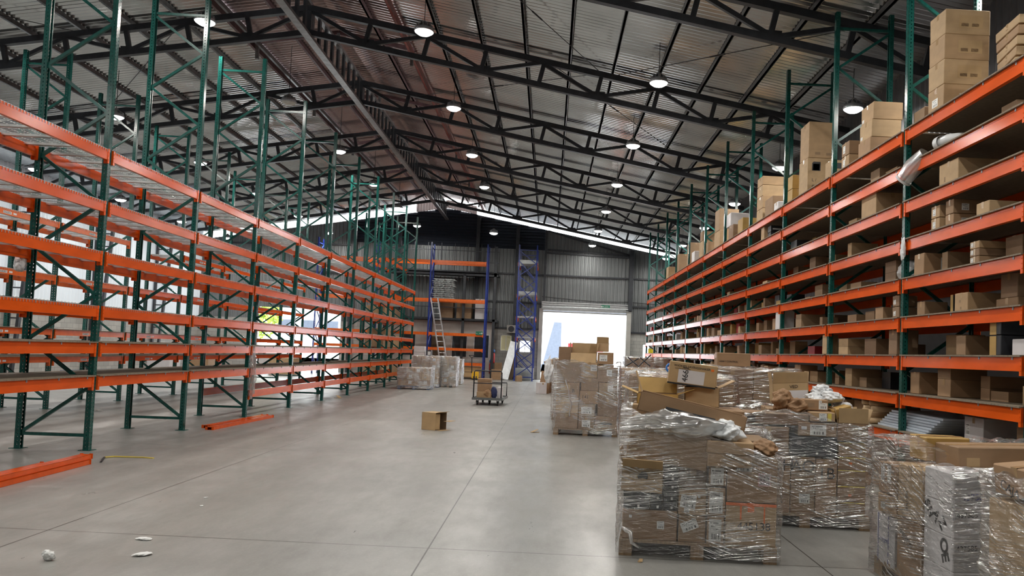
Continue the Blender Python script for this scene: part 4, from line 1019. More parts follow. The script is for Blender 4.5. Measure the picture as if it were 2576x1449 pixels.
# ---- wrapped loads in the middle distance, right of the aisle
def simple_load(x, y, w_, d_, hgt, nl, nc, label, seed, rz=0, mt='pine', fm='film3', filmh=None):
    T = Site(x, y, rz)
    pallet('pallet under %s' % label, T.at(0, 0), w_, d_, rz, mt)
    rnd = random.Random(seed); lh = (hgt - .13) / nl
    for i in range(nl):
        for j in range(nc):
            for q in range(1):
                cw = (w_ - .04) / nc
                T.C('brown carton in layer %s, column %s, of the %s' % (ORD[i], ORD[j], label), .02 + cw * j, .13 + lh * i, .02 + cw * (j + 1) - .006, .13 + lh * (i + 1) - .004, d_ - .06, rnd.randrange(6), v=.02, group='cartons in ' + label, tags=[('F', cw * .3, lh * .3, .12, .12)] if (q == 0 and rnd.random() < .35) else [])
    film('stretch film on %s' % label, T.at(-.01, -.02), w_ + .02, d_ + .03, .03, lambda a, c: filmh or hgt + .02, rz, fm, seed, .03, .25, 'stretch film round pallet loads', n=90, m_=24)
    return T
simple_load(.92, 8.5, 1.15, 1.05, 1.34, 4, 3, 'load topped by a blue hose', 61, -.06)
simple_load(2.02, 9.6, 1.1, 1.0, 1.44, 3, 2, 'load left of the right rack', 62, -.05)
simple_load(1.75, 18.3, 1.1, 1.0, 1.25, 4, 3, 'load right of centre stack', 63)
simple_load(1.5, 12.0, 1.0, 1.0, 1.3, 4, 2, 'load behind the blue hose', 64, .05)
simple_load(2.95, 12.6, 1.1, 1.0, 1.2, 3, 2, 'load against the right rack', 65, 0)
simple_load(2.3, 22.5, 1.2, 1.0, 1.5, 4, 3, 'far load before the roller door', 66, 0)
carton('brown carton lying on the load left of the right rack', (2.15, 9.8, 1.47), (.42, .35, .17), KR[0], -.1, 'boxes tipped on top of the load', texts=[('F', .02, .05, 'VERRY CONTROL', .03, 'ink')])
carton('brown carton with drawn symbols near the right rack', (2.62, 12.7, 1.23), (.5, .35, .24), KR[4], -.05, 'boxes tipped on top of the load', tags=[('F', .28, .06, .14, .1, 'inner')])
carton('flat brown carton resting above the blue hose load film', (1.55, 8.7, 1.37), (.32, .3, .1), KR[5], -.08, 'boxes tipped on top of the load')
b = MB()
for k in range(3): b.tube([(.045 * math.cos(a * .35), .015 * k, .045 * math.sin(a * .35) + .055) for a in range(19)], .011, 7)
o = inst('hose_coil', b.mesh('hose', M['blueplastic'], True), None, (1.38, 8.7, 1.38), (0, 0, -.1)); tag(o, 'coil of blue hose standing on a wrapped load', 'hose')
o = inst('plastic_pipe', MB().tube([(0, 0, .02), (.14, .02, .02)], .015, 10).mesh('pipe', M['blueplastic'], True), None, (1.50, 8.62, 1.38)); tag(o, 'short blue pipe lying right of the hose coil', 'pipe')
# folded chairs with black legs on far load
b = MB()
for q in range(2):
    x = .3 * q; b.tube([(x, 0, 0), (x + .32, .1, .2 + .1 * q)], .016, 6); b.tube([(x + .3, 0, .02), (x + .06, .1, .22)], .016, 6)
o = inst('folding_stool', b.mesh('stool_legs', M['blackmetal']), None, (1.85, 18.5, 1.3)); tag(o, 'upturned black crossed furniture legs on a wrapped load', 'stool')

# ---- loads left of the aisle, far
simple_load(-5.52, 29.0, 1.17, 1.0, .80, 3, 4, 'low load on dark blue pallet', 71, 0, 'palletblue', 'film2', .80)
simple_load(-5.37, 31.0, 1.05, 1.1, 1.22, 4, 3, 'taller load behind the low one', 72, 0, 'palletblue', 'film2')
simple_load(-4.28, 31.6, .56, 1.0, 1.22, 4, 2, 'foil wrapped narrow load', 73, 0, 'pine', 'film2')
simple_load(-4.5, 34.2, .7, 1.0, 1.1, 3, 2, 'farthest narrow load by the crates', 74, 0, 'pine', 'film2')
for k in range(3): carton('white box, %s from bottom, stacked on the taller left load' % ORD[k], (-5.35, 31.1, 1.25 + .12 * k), (.42, .4, .115), M['whitebox'], 0, 'white boxes on the left load', tape=False)
carton('dark box with white paper beside stacked white boxes', (-4.85, 31.05, 1.25), (.2, .3, .22), M['greybox'], 0, None, tags=[('F', .06, .02, .12, .14, 'paper')], tape=False)

# ---- open box lying on the aisle floor
b = MB(); s_ = .33; t = .005
b.box(0, 0, 0, s_, t, s_); b.box(0, s_ - t, 0, s_, s_, s_); b.box(0, 0, 0, t, s_, s_); b.box(0, 0, s_ - t, s_, s_, s_); b.box(0, 0, 0, s_, s_, t)
for q in ((t, t, t, s_, t + .001, s_ - t), (t, s_ - t - .001, t, s_, s_ - t, s_ - t), (t, t, t, t + .001, s_ - t, s_ - t), (t, t, s_ - t - .001, s_, s_ - t, s_ - t), (t, t, t, s_, s_ - t, t + .001)): b.box(*q, 1)
o = inst('open_cardboard_box', b.mesh('box', [M['yellowbox'] if False else M['tan'], M['inner']]), None, (-2.36, 14.98, 0), (0, 0, -.55)); tag(o, 'empty brown box lying open on its side in mid aisle', 'cardboard box')
inst('flap', MB().bar((s_, .0, s_ * .5), (s_ + .02, .11, s_ * .5), s_ - .04, .004, up=(1, 0, 0)).mesh('flap', M['tan']), o)
inst('flap', MB().bar((s_, s_ / 2, .003), (s_ + .13, s_ / 2, .004), s_ - .05, .004).mesh('flap', M['tan']), o)
inst('flap', MB().bar((s_, s_, s_ * .5), (s_ + .13, s_ + .03, s_ * .5), s_ - .08, .004, up=(0, 0, 1)).mesh('flap', M['tan']), o)
inst('flap', MB().bar((s_, s_ / 2, s_), (s_ + .08, s_ / 2, s_ + .02), s_ - .02, .004).mesh('flap', M['tan']), o)
# orange beams on the floor
def floor_beam(label, p0, p1, z, hgt=.05, wd=.13):
    p0 = Vector((*p0, z)); p1 = Vector((*p1, z)); d = (p1 - p0); L_ = d.length; a = math.atan2(d.y, d.x)
    b = MB(); t = .003
    b.box(0, -wd / 2, 0, L_, -wd / 2 + t, hgt); b.box(0, wd / 2 - t, 0, L_, wd / 2, hgt); b.box(0, -wd / 2, 0, L_, wd / 2, t); b.box(0, -wd / 2, hgt - t, L_, wd / 2, hgt); b.box(0, -.02, hgt, L_, -.017, hgt + .002)
    o = inst('loose_rack_beam', b.mesh('loose_beam', M['orange']), None, p0, (0, 0, a)); tag(o, label, 'rack beam', 'loose orange beams on the floor')
    for x in (0, L_ - .006):
        pl = MB(); pl.box(x, -wd / 2 - .01, -.0, x + .006, -wd / 2 + .03, hgt + .008); pl.box(x, wd / 2 - .03, 0, x + .006, wd / 2 + .01, hgt + .008)
        inst('end_plate', pl.mesh('end_plate', M['orange']), o)
floor_beam('orange loose beam on floor by second rack post, left one', (-5.93, 13.9), (-5.80, 16.35), 0)
floor_beam('orange loose beam on floor by second rack post, right one', (-5.76, 13.65), (-5.65, 16.25), 0)
floor_beam('orange loose beam at left edge, lower front one', (-5.42, 7.0), (-5.50, 9.62), 0, .055)
floor_beam('orange loose beam at left edge, stacked on the front one', (-5.44, 7.05), (-5.52, 9.68), .058, .055)
floor_beam('orange loose beam at left edge, behind the stacked pair', (-5.62, 6.6), (-5.68, 9.2), 0, .075)
# litter and strap
pts = [(-5.60, 10.14, .012), (-5.56, 10.15, .012), (-5.5, 10.25, .01), (-5.15, 10.27, .008), (-5.0, 10.24, .006)]
b = MB()
for a, c in zip(pts[1:-1], pts[2:]): b.bar(a, c, .03, .012)
o = inst('plastic_strap', b.mesh('strap', M['yellowtape'])); tag(o, 'yellow plastic strap lying bent on the floor', 'strap')
inst('strap_end', MB().bar((-5.56, 10.14, .012), (-5.40, 9.78, .008), .022, .01).mesh('strap_end', M['blackmetal']), o)
for k, (x, y, s, nm) in enumerate([(-3.36, 5.53, .09, 'crumpled white tissue ball nearest camera at lower left'), (-3.3, 7.84, .04, 'tiny white paper scrap farther up the near floor'), (-3.17, 7.45, .04, 'tiny white paper scrap nearer camera on the floor'), (-3.04, 6.16, .10, 'torn translucent plastic scrap beside the floor joint'), (-2.82, 5.72, .12, 'flat white plastic strip on the near floor'), (-10.0, 15.4, .09, 'white paper scrap under the rear left rack'), (-9.16, 16.4, .12, 'flat pale scrap beyond the first rack bay')]):
    crumple('paper_scrap', nm, 'litter', (x, y, 0), (s, s * .7, s * (.75 if k == 0 else .18)), M['paper'], 80 + k, k, .6, 'scraps littering the floor', 3)
for k, (x, y, nm) in enumerate([(-.27, 15.09, 'small torn brown cardboard piece in the aisle'), (.76, 5.9, 'tiny tan cardboard triangle before the front pallet'), (-5.96, 22.8, 'flat brown cardboard scrap by the left rack posts')]):
    s = (.17, .05, .2)[k]
    o = inst('cardboard_scrap', MB().box(0, 0, 0, s, s * .5, .006).bar((0, 0, .006), (s * .8, s * .1, s * .35), s * .5, .004).mesh('scrap', M['tan']), None, (x, y, 0), (0, 0, .3 + k)); tag(o, nm, 'litter', 'cardboard scraps on the floor')
crumple('plastic_bag', 'clear torn plastic hanging on a left rack post', 'plastic bag', (-6.08, 16.3, .36), (.12, .25, 1.05), M['film2'], 91, 0, .4, 'loose plastic bags')
crumple('plastic_bag', 'small white plastic rag caught on the nearest rear post', 'plastic bag', (-7.12, 10.66, 2.36), (.12, .22, .22), M['bag'], 92, 0, .5, 'loose plastic bags')

# ---- platform trolley
T = thing('platform_trolley', 'grey platform trolley with black U handle and boxes in mid aisle', 'trolley', (-2.08, 22.0, 0), -.06)
w_, d_ = .82, 1.35
inst('deck', MB().box(0, 0, .17, w_, d_, .19).box(-.02, -.02, .15, w_ + .02, 0, .22).box(-.02, d_, .15, w_ + .02, d_ + .02, .22).box(-.02, 0, .15, 0, d_, .22).box(w_, 0, .15, w_ + .02, d_, .22).mesh('deck', M['trolley']), T)
inst('handle', MB().tube([(.02, 0, .2), (.02, 0, .93), (.05, 0, .97), (w_ - .05, 0, .97), (w_ - .02, 0, .93), (w_ - .02, 0, .2)], .017, 10).tube([(.02, 0, .62), (w_ - .02, 0, .62)], .014, 8).mesh('handle', M['blackmetal'], True), T)
inst('handle', MB().tube([(.02, d_, .2), (.02, d_, .6), (w_ - .02, d_, .6), (w_ - .02, d_, .2)], .017, 10).mesh('handle', M['blackmetal'], True), T)
for x, y in ((.12, .12), (w_ - .12, .12), (.12, d_ - .12), (w_ - .12, d_ - .12), (w_ / 2, .55)):
    o = inst('wheel', MB().tube([(-.02, 0, .065), (.02, 0, .065)], .064, 16).mesh('wheel', M['black'], False), T, (x, y, 0))
    inst('fork', MB().box(-.035, -.03, .06, -.025, .03, .15).box(.025, -.03, .06, .035, .03, .15).mesh('fork', M['trolley']), o)
carton('brown carton standing on the trolley behind its handle', (-1.98, 22.25, .192), (.38, .3, .55), KR[0], -.06, 'boxes on the trolley', texts=[])
carton('flattened brown carton on the trolley front', (-1.98, 22.08, .192), (.4, .12, .18), KR[2], -.06, 'boxes on the trolley')
carton('small white and brown carton at right side of trolley', (-1.42, 22.3, .192), (.12, .4, .32), M['whitebox'], -.06, 'boxes on the trolley', tape=False)
crumple('plastic_bag', 'dark blue bag leaning on the trolley right side', 'plastic bag', (-1.5, 22.12, .192), (.18, .12, .34), plain('navy_cloth', (.02, .03, .1), .7), 95, 0, .2)
crumple('packing_paper', 'brown paper heap on the trolley deck', 'paper', (-1.68, 22.12, .192), (.28, .14, .24), M['kraftpaper'], 96, 0, .3, 'crumpled brown paper')

# ------------------------------------------------------------------ stock on the right rack
XF = 4.68; USED = []
def shelf_box(label, k, y0, y1, h_, wx, mat, dz=0, xo=0.0, rz=0, tags=(), texts=(), tape=True, group='cartons on the right rack shelves', tilt=0):
    """y0 near, y1 far, k = shelf index from top"""
    USED.append((k, y0, y1))
    return carton(label, (XF + xo, y0, RZ[k] + .02 + dz), (wx, y1 - y0, h_), KR[mat] if isinstance(mat, int) else M[mat], rz, group, tags, texts, tape, tilt=tilt)
for q in range(4):
    shelf_box('large tan carton, %s up in the tall stack of four at top right' % ORD[q], 0, 9.12, 9.50, .31, .56, (2, 4, 2, 4)[q], .312 * q, (0, .0, .005, .01)[q], tags=[('F', .17, .08, .3, .16, 'tan'), ('F', .2, .1, .09, .04, 'inner'), ('F', .33, .1, .09, .04, 'inner')] if q else [('F', .2, .1, .12, .1), ('L', .1, .08, .14, .1)])
for q in range(5):
    shelf_box('flat long carton, %s up in the leaning pile at top right' % ORD[q], 0, 7.75, 8.3, .10, .75, (4, 2, 4, 0, 4)[q], .02 + .115 * q, .05 + .01 * q, tilt=-.0, rz=-.25 + .03 * q)
shelf_box('small brown carton at back left of the tall stack of four', 0, 9.7, 10.0, .22, .3, 1, 0, .05)
shelf_box('small brown carton beside the tall stack, top shelf', 0, 9.55, 9.68, .26, .3, 5, 0, .12)
for q in range(3): shelf_box('tan carton, %s up in the stack of three on top shelf' % ORD[q], 0, 11.28, 11.72, .265, .45, (0, 4, 2)[q], .27 * q, .02 * q, tags=[('L', .03, .03, .07, .05)] if q else [])
for q in range(2): shelf_box('brown carton with white label, %s up beside the stack of three' % ORD[q], 0, 12.13, 12.44, .22, .36, (2, 1)[q], .225 * q, .01, tags=[('L', .06, .05, .09, .12)])
shelf_box('brown carton behind the pair of labelled cartons', 0, 11.8, 12.05, .55, .3, 5, 0, .4, tags=[('F', .1, .4, .1, .08)])
shelf_box('small brown carton right of the stack of three', 0, 10.5, 10.8, .2, .25, 1, 0, .25)
shelf_box('tall tan carton marked L C/NO with arched logo, top shelf', 0, 14.1, 14.6, .66, .55, 4, 0, .0, tags=[('F', .08, .42, .16, .17, 'ink'), ('F', .1, .43, .12, .12, 'tan')], texts=[('F', .08, .22, 'L /', .08, 'ink'), ('F', .08, .1, 'C/NO.', .08, 'ink')])
shelf_box('tall tan carton stacked above the arched logo carton', 0, 14.1, 14.6, .68, .52, 2, .665, .01, tags=[('F', .12, .06, .1, .05, 'inner'), ('F', .33, .05, .12, .05, 'inner')])
for q in range(2): shelf_box('narrow yellowish carton, %s of two left of the logo carton' % ('lower', 'upper')[q], 0, 15.0, 15.3, .27, .24, 'yellowbox', .275 * q, .0)
shelf_box('brown carton with arched logo right of the tall pair', 0, 13.2, 13.5, .4, .35, 4, 0, .12, tags=[('F', .1, .25, .12, .1, 'ink')])
for q, (y0, y1, h_, wx, mt, dz, nm) in enumerate([(16.4, 17.0, .42, .6, 1, 0, 'wide crumpled brown carton'), (17.2, 17.7, .3, .5, 4, 0, 'tan carton left of crumpled one'), (17.2, 17.7, .28, .5, 2, .305, 'second tan carton up'), (17.25, 17.7, .25, .6, 4, .59, 'tan carton with dark slot'), (17.25, 17.7, .2, .65, 2, .845, 'topmost slotted carton'), (16.0, 16.3, .22, .4, 'whitebox', 0, 'white carton'), (19.0, 19.5, .4, .4, 'yellowbox', 0, 'yellow strapped carton'), (20.0, 20.5, .4, .5, 3, 0, 'brown carton'), (20.3, 20.8, .35, .5, 'whitebox', .41, 'white carton'), (21.6, 22.3, .5, .5, 2, 0, 'square tan carton'), (21.7, 22.3, .62, .55, 5, .51, 'tall brown carton'), (23.2, 23.7, .4, .4, 0, 0, 'small brown carton'), (24.0, 24.6, .55, .5, 4, 0, 'brown carton'), (24.1, 24.5, .3, .5, 1, .56, 'flat brown carton'), (25.4, 25.9, .4, .4, 'whitebox', 0, 'small white carton'), (26.2, 26.8, .8, .4, 5, 0, 'tall narrow carton'), (28.5, 29.2, .7, .5, 1, 0, 'brown carton pile'), (31.0, 31.6, .5, .5, 2, 0, 'far tan carton')]):
    shelf_box('%s on the rack top, %s group from near' % (nm, ORD[min(15, q // 2 + 4)]) if q not in (6,) else 'yellow strapped carton on the rack top, farther along', 0, y0, y1, h_, wx, mt, dz, .02)
shelf_box('medium tan carton on third shelf of the first full bay', 2, 8.75, 9.19, .28, .5, 4, 0, .0, tags=[('L', .12, .05, .03, .06, 'inner')])
shelf_box('large tan carton on third shelf, second bay from near', 2, 11.02, 11.55, .34, .5, 2, 0, 0)
for q in range(2): shelf_box('small tan carton with white label, %s, fourth shelf' % ('lower', 'upper')[q], 3, 9.17, 9.37, .15, .2, 2, .155 * q, 0, tags=[('L', .04, .03, .07, .08)])
shelf_box('brown carton with white label, fourth shelf, upper of pair', 3, 8.88, 9.06, .17, .4, 1, .15, .02, tags=[('F', .1, .04, .09, .08)])
shelf_box('brown carton under the labelled one, fourth shelf', 3, 8.88, 9.06, .145, .4, 0, 0, .02, tags=[('F', .1, .04, .08, .06)])
shelf_box('narrow strapped tan carton, fourth shelf near end', 3, 8.1, 8.35, .15, .4, 4, 0, .0)
shelf_box('shiny taped brown carton with large white paper, fifth shelf', 4, 9.5, 9.76, .27, .55, 0, 0, -.02, tags=[('F', .22, .06, .12, .16)], texts=[])
for q in range(3): shelf_box('flat brown carton, %s up in small pile, fifth shelf' % ORD[q], 4, 8.28, 8.47, .082, .32, (1, 3, 2)[q], .085 * q, 0, tags=[('L', .02, .02, .05, .05)])
shelf_box('dark brown carton behind the small flat pile, fifth shelf', 4, 7.9, 8.2, .28, .4, 3, 0, .25)
shelf_box('long tan carton with small print, sixth shelf', 5, 8.5, 8.78, .21, .6, 2, 0, 0, tags=[('L', .1, .1, .03, .03, 'inner'), ('L', .12, .02, .03, .03, 'inner')])
shelf_box('brown carton raised behind the long tan one, sixth shelf', 5, 7.9, 8.2, .26, .5, 3, .12, .2)
shelf_box('brown carton supporting the raised one, sixth shelf', 5, 7.85, 8.25, .115, .55, 1, 0, .18)
shelf_box('orange and black carton standing on sixth shelf', 5, 9.0, 9.06, .22, .35, 'blackbox', 0, .1, tape=False, tags=[('L', 0.0, 0, .06, .22, 'yellowbox')])
shelf_box('small brown carton behind post, sixth shelf', 5, 9.6, 9.8, .18, .3, 1, 0, .05)
for q in range(2):
    shelf_box('small carton with white label, %s of pair before second post' % ('lower', 'upper')[q], 5, 10.25, 10.45, .15, .25, 3, .155 * q, .02, tags=[('L', .03, .03, .07, .08)])
    shelf_box('orange edged black carton, %s, seventh shelf near end' % ('lower', 'upper')[q], 6, 7.85, 8.05, .21, .35, 'blackbox', .215 * q, .0, tape=False, tags=[('L', .0, 0, .12, .2, 'yellowbox')])
    shelf_box('brown carton, %s of two, eighth shelf' % ('lower', 'upper')[q], 7, 9.0, 9.3, (.21, .14)[q], .45, (0, 1)[q], .213 * q, .08)
shelf_box('tall pair carton with tape beside the second post, seventh shelf', 6, 10.3, 10.55, .34, .3, 3, 0, .02)
shelf_box('pale tall carton leaning at third post, seventh shelf', 6, 12.85, 13.05, .33, .2, 4, 0, -.02)
shelf_box('white carton at third post with black print, sixth shelf', 5, 15.5, 15.8, .4, .3, 'whitebox', 0, -.03, tape=False)
for q in range(2): shelf_box('black flat carton with white band, %s, second shelf' % ('lower', 'upper')[q], 1, 16.6, 16.85, .14, .35, 'blackbox', .145 * q, .05, tape=False, tags=[('F', .04, .05, .2, .03, 'paper')])
shelf_box('tan carton beside the black flat pair, second shelf', 1, 16.95, 17.2, .3, .4, 2, 0, .0)
# long white panels and paper tubes on the ninth shelf
for q in range(7):
    o = inst('white_panel', MB().box(0, 0, 0, .55 + .04 * q, 1.5, .028).mesh('panel', M['stackwhite']), None, (4.70 + .01 * q, 9.45 - .05 * q, RZ[8] - .0 + .02 + .034 * q), (0, 0, -.03)); tag(o, 'bluish white long panel, %s up in the pile on ninth shelf' % ORD[q], 'panel', 'white panels on the ninth shelf'); USED.append((8, 9.2, 11.0))
for q in range(8):
    y = 11.02 + .11 * (q % 4); z = RZ[8] + .06 + .085 * (q // 4) * 2 - .0
    o = inst('paper_tube', MB().tube([(0, 0, 0), (.7, 0, 0)], .042, 10).mesh('tube', KR[4], True), None, (4.66 + .02 * (q % 3), y, z + (.085 if q % 2 else 0)), (0, 0, 0)); tag(o, 'brown paper tube, %s in the bundle on the ninth shelf' % ORD[q], 'paper tube', 'paper tubes on the ninth shelf')
USED.append((8, 10.9, 11.6))
# white ducts hanging over the second shelf
T = thing('plastic_duct', 'wide translucent plastic duct hanging out over second shelf beam', 'pipe', (4.63, 9.75, 4.15)); inst('duct_body', MB().tube([(-.06, .14, -.14), (.0, .0, .0), (.08, -.16, .12)], .115, 20, cap=False, radii=[.1, .12, .1]).mesh('duct', M['duct'], True), T); inst('duct_rim', MB().tube([(-.07, .16, -.16), (-.06, .14, -.14)], .108, 20, cap=False).mesh('rim', M['pvc'], True), T)
T = thing('pvc_elbow', 'white pvc elbow pipe lying on second shelf of near bay', 'pipe', (4.7, 9.12, 4.31)); inst('pipe', MB().tube([(0, .1, 0), (.03, -.04, .01), (.10, -.14, .0), (.22, -.18, 0)], .065, 16, cap=False).mesh('elbow', M['pvc'], True), T); inst('pipe_socket', MB().tube([(-.005, .13, 0), (0, .04, 0)], .085, 16, cap=False).mesh('socket', M['pvc'], True), T)
USED.append((1, 8.3, 10.0))
crumple('plastic_bag', 'grey plastic bag bulging behind the near post, fifth shelf', 'plastic bag', (5.0, 10.5, RZ[4] + .02), (.4, .5, .3), M['bag'], 101, 0, .3, 'loose plastic bags')
crumple('plastic_bag', 'strip of white film dangling from fourth shelf beam', 'plastic bag', (4.60, 9.95, 2.95), (.05, .12, .3), M['bag'], 102, 0, .5, 'loose plastic bags')
# everything else on the shelves
rnd = random.Random(21)
FILL = []
SZ = ['small', 'narrow', 'medium', 'long', 'large']; TN = ['brown', 'dark brown', 'tan', 'deep brown', 'pale tan', 'dull brown']
for bi in range(-1, 10):
    yn = 10.06 + BAY * bi; n_far = bi >= 6
    for k in range(1, 10):
        y = yn + .12; cnt = 0
        dens = (.0, .16, .2, .26, .4, .5, .62, .8, .9, .92)[k] * (1 if not n_far else .7)
        while y < yn + BAY - .25:
            ln = rnd.uniform(.13, .42); gap = rnd.uniform(.02, .12)
            if rnd.random() > dens: y += ln * rnd.uniform(.6, 1.3); continue
            if y + ln > yn + BAY - .1: break
            if any(kk == k and y < b1 + .02 and y + ln > b0 - .02 for kk, b0, b1 in USED): y += ln * .6; continue
            maxh = (.30 if k < 9 else .12 + .3)
            h_ = rnd.uniform(.10, maxh); wx = rnd.uniform(.25, .5); xo = rnd.choice([.05, .12, .22, .32, .42]) if k > 3 else rnd.uniform(.1, .5)
            if k == 9: h_ = rnd.uniform(.15, .38)
            xo = min(xo, .92 - wx)
            cols = rnd.random(); mat = rnd.randrange(6); tn = TN[mat]
            if cols < .05: mat, tn = 'whitebox', 'white'
            elif cols < .09: mat, tn = 'blackbox', 'black'
            elif cols < .12: mat, tn = 'redbox', 'red'
            elif cols < .15: mat, tn = 'yellowbox', 'yellowish'
            st = 2 if (h_ < .16 and rnd.random() < .45) else 1
            side = ORD[cnt] if cnt < 16 else 'last'
            lb = '%s carton, shelf %s from top, %s rack bay, %s from its near end' % (tn, ORD[k], ORD[bi + 1], side)
            tg = [('L', .03, h_ * .25, min(.09, ln * .5), h_ * .5)] if (rnd.random() < .28 and ln > .15) else []
            for q in range(st):
                l2 = lb if st == 1 else lb.replace('carton,', 'carton %s,' % ('below its twin', 'atop its twin')[q]).replace(' from its near end', '')
                FILL.append((ln * h_ * (4 if k > 7 and bi < 2 else 3) * (1.5 if xo < .11 else .6) / (y * y), l2, (XF + xo, y, RZ[k] + .02 + (h_ + .003) * q), (wx, ln, h_), mat, tg, rnd.random() < .7))
            cnt += 1; y += ln + gap

FILL.sort(key=lambda e: -e[0])
NB = sum(1 for o_ in bpy.data.objects if o_.name.startswith('cardboard_box'))
KEEP = 300 - NB - 24
print('cartons so far', NB, 'fill', len(FILL))
for e in FILL[:KEEP]:
    carton(e[1], e[2], e[3], KR[e[4]] if isinstance(e[4], int) else M[e[4]], 0, 'cartons on the right rack shelves', e[5], (), e[6])
b = MB(); mats = KR + [M['whitebox'], M['blackbox'], M['redbox'], M['yellowbox']]; mi = {'whitebox': 6, 'blackbox': 7, 'redbox': 8, 'yellowbox': 9}
for e in FILL[KEEP:]:
    (x, y, z), (a_, c_, h_) = e[2], e[3]
    b.box(x, y, z, x + a_, y + c_, z + h_, e[4] if isinstance(e[4], int) else mi[e[4]])
if FILL[KEEP:]:
    o = inst('cardboard_boxes', b.mesh('boxes', mats)); tag(o, 'many smaller brown cartons deep in the far right rack shelves', 'cardboard boxes'); o['kind'] = 'stuff'
# ------------------------------------------------------------------ far end: blue racking, crates, tower
def hrack(label, x, y, bay, levels, last, blue=True, dep=.97, h=7.15, group='blue post racks facing the aisle'):
    return rack_bay(label, group, x, y, -PI / 2 + PI, bay, dep, h, levels, 0, last, 'bluep' if blue else 'green', 'blueb' if blue else 'greenb', 'orangeb' if blue else 'orange') if False else None
def cross_rack(label, x0, y, bay, levels, near, last, h=7.15, dep=.97):
    # beams run along X, aisle face towards -Y : rotate +90deg (local -x -> -y, local +y -> -x)
    T = rack_bay(label, 'blue post racks at the far end', x0 + bay, y, PI / 2, bay, dep, h, levels, 0, last, 'bluep', 'blueb', 'orangeb')
    return T
for k, x0 in enumerate((-6.37, -9.32, -12.27)):
    lv = [(6.2, 'none'), (4.17, 'none'), (2.39, 'none'), (1.60, 'none'), (.84, 'none')] if k == 0 else [(6.2, 'none'), (4.17, 'none'), (2.39, 'none'), (1.6, 'none')]
    cross_rack('blue post rack bay with orange beams at far end, %s from right' % ORD[k], x0, 41.0, 2.95, lv, True, k == 2)
# tower of two blue frames seen end on
T = rack_bay('tall narrow blue rack tower of two frames left of roller door', 'blue post racks at the far end', -.78, 43.5, PI, 2.2, 1.02, 7.25, [(6.3, 'none'), (4.6, 'none'), (3.4, 'none'), (2.3, 'none')], 0, True, 'bluep', 'blueb', 'orangeb')
for i, y in enumerate((43.5, 41.3)):
    for q in range(5):
        inst('brace', cached(('xb', 1), lambda: MB().bar((.07, 0, 0), (.95, 0, .95), .038, .042).mesh('brace', M['blueb'])), T, (0, 43.5 - y, .4 + q * 1.25))
for z, n, nm in ((6.31, 3, 'top'), (4.62, 3, 'second'), (3.42, 1, 'third'), (2.32, 1, 'fourth'), (.1, 9, 'bottom')):
    for q in range(n):
        o = inst('wire_deck_panel', cached('wdp', lambda: wiredeck_mesh(1.7, .95)), None, (-.80, 43.25, z + .065 * q + .02), (0, 0, PI)); tag(o, 'galvanised wire deck panel, %s from bottom in %s pile of tower' % (ORD[q], nm), 'wire deck', 'spare wire decks in the blue tower')
for q in range(10):
    o = inst('wire_deck_panel', cached('wdp2', lambda: wiredeck_mesh(1.1, .95)), None, (0, 0, 0), (0, 0, -PI / 2 + PI)); o.location = (-5.1 - .04 * (q % 3), 41.0, 4.22 + .11 * q); tag(o, 'galvanised wire deck, %s from bottom in pile on blue rack' % ORD[q], 'wire deck', 'spare wire decks on the blue rack')
# plywood crates below the blue rack
for k, (x, w_) in enumerate(((-6.3, 1.25), (-4.85, 1.35))):
    T = thing('plywood_crate', '%s low plywood crate under the blue rack bottom beam' % ('left', 'right')[k], 'crate', (x, 41.12, 0), 0, 'plywood crates under the rack')
    inst('crate_body', MB().box(0, 0, .08, w_, .8, .66).mesh('crate', M['tan']), T)
    for q in (.08, .36, .62): inst('batten', MB().box(0, -.012, q, w_, 0, q + .05).mesh('batten', M['pine']), T)
    inst('skid', MB().box(0, 0, 0, .1, .8, .08).box(w_ - .1, 0, 0, w_, .8, .08).mesh('skid', M['pine']), T)
# pallet jack
T = thing('pallet_jack', 'yellow hand pallet jack with black upright handle', 'pallet jack', (-3.9, 40.2, 0), .1)
inst('body', MB().box(0, 0, .08, .35, .25, .42).box(.02, .25, .06, .13, 1.0, .12).box(.22, .25, .06, .33, 1.0, .12).mesh('body', M['yellow']), T)
inst('handle', MB().tube([(.0, -.02, .35), (-.03, -.1, 1.15)], .025, 8).tube([(-.18, -.12, 1.25), (-.03, -.1, 1.12), (.12, -.12, 1.25)], .018, 8).tube([(-.18, -.12, 1.25), (.12, -.12, 1.25)], .018, 8).mesh('handle', M['blackmetal']), T)
inst('wheel', MB().tube([(.08, -.03, .1), (.14, -.03, .1)], .1, 16).mesh('wheel', M['black']), T); inst('wheel', MB().tube([(.21, -.03, .1), (.27, -.03, .1)], .1, 16).mesh('wheel', M['black']), T)
# ladder
T = thing('ladder', 'aluminium ladder leaning against the blue rack', 'ladder', (-5.25, 40.35, 0), 0)
a0, a1 = Vector((0, 0, .0)), Vector((-.85, .55, 4.2))
for dxx in (-.18, .18): inst('rail', MB().bar(a0 + Vector((dxx, 0, 0)), a1 + Vector((dxx, 0, 0)), .03, .07).mesh('rail', M['alu']), T)
for q in range(14):
    p = a0.lerp(a1, (q + .6) / 14.5); inst('rung', MB().tube([p + Vector((-.17, 0, 0)), p + Vector((.17, 0, 0))], .016, 6).mesh('rung', M['alu']), T)
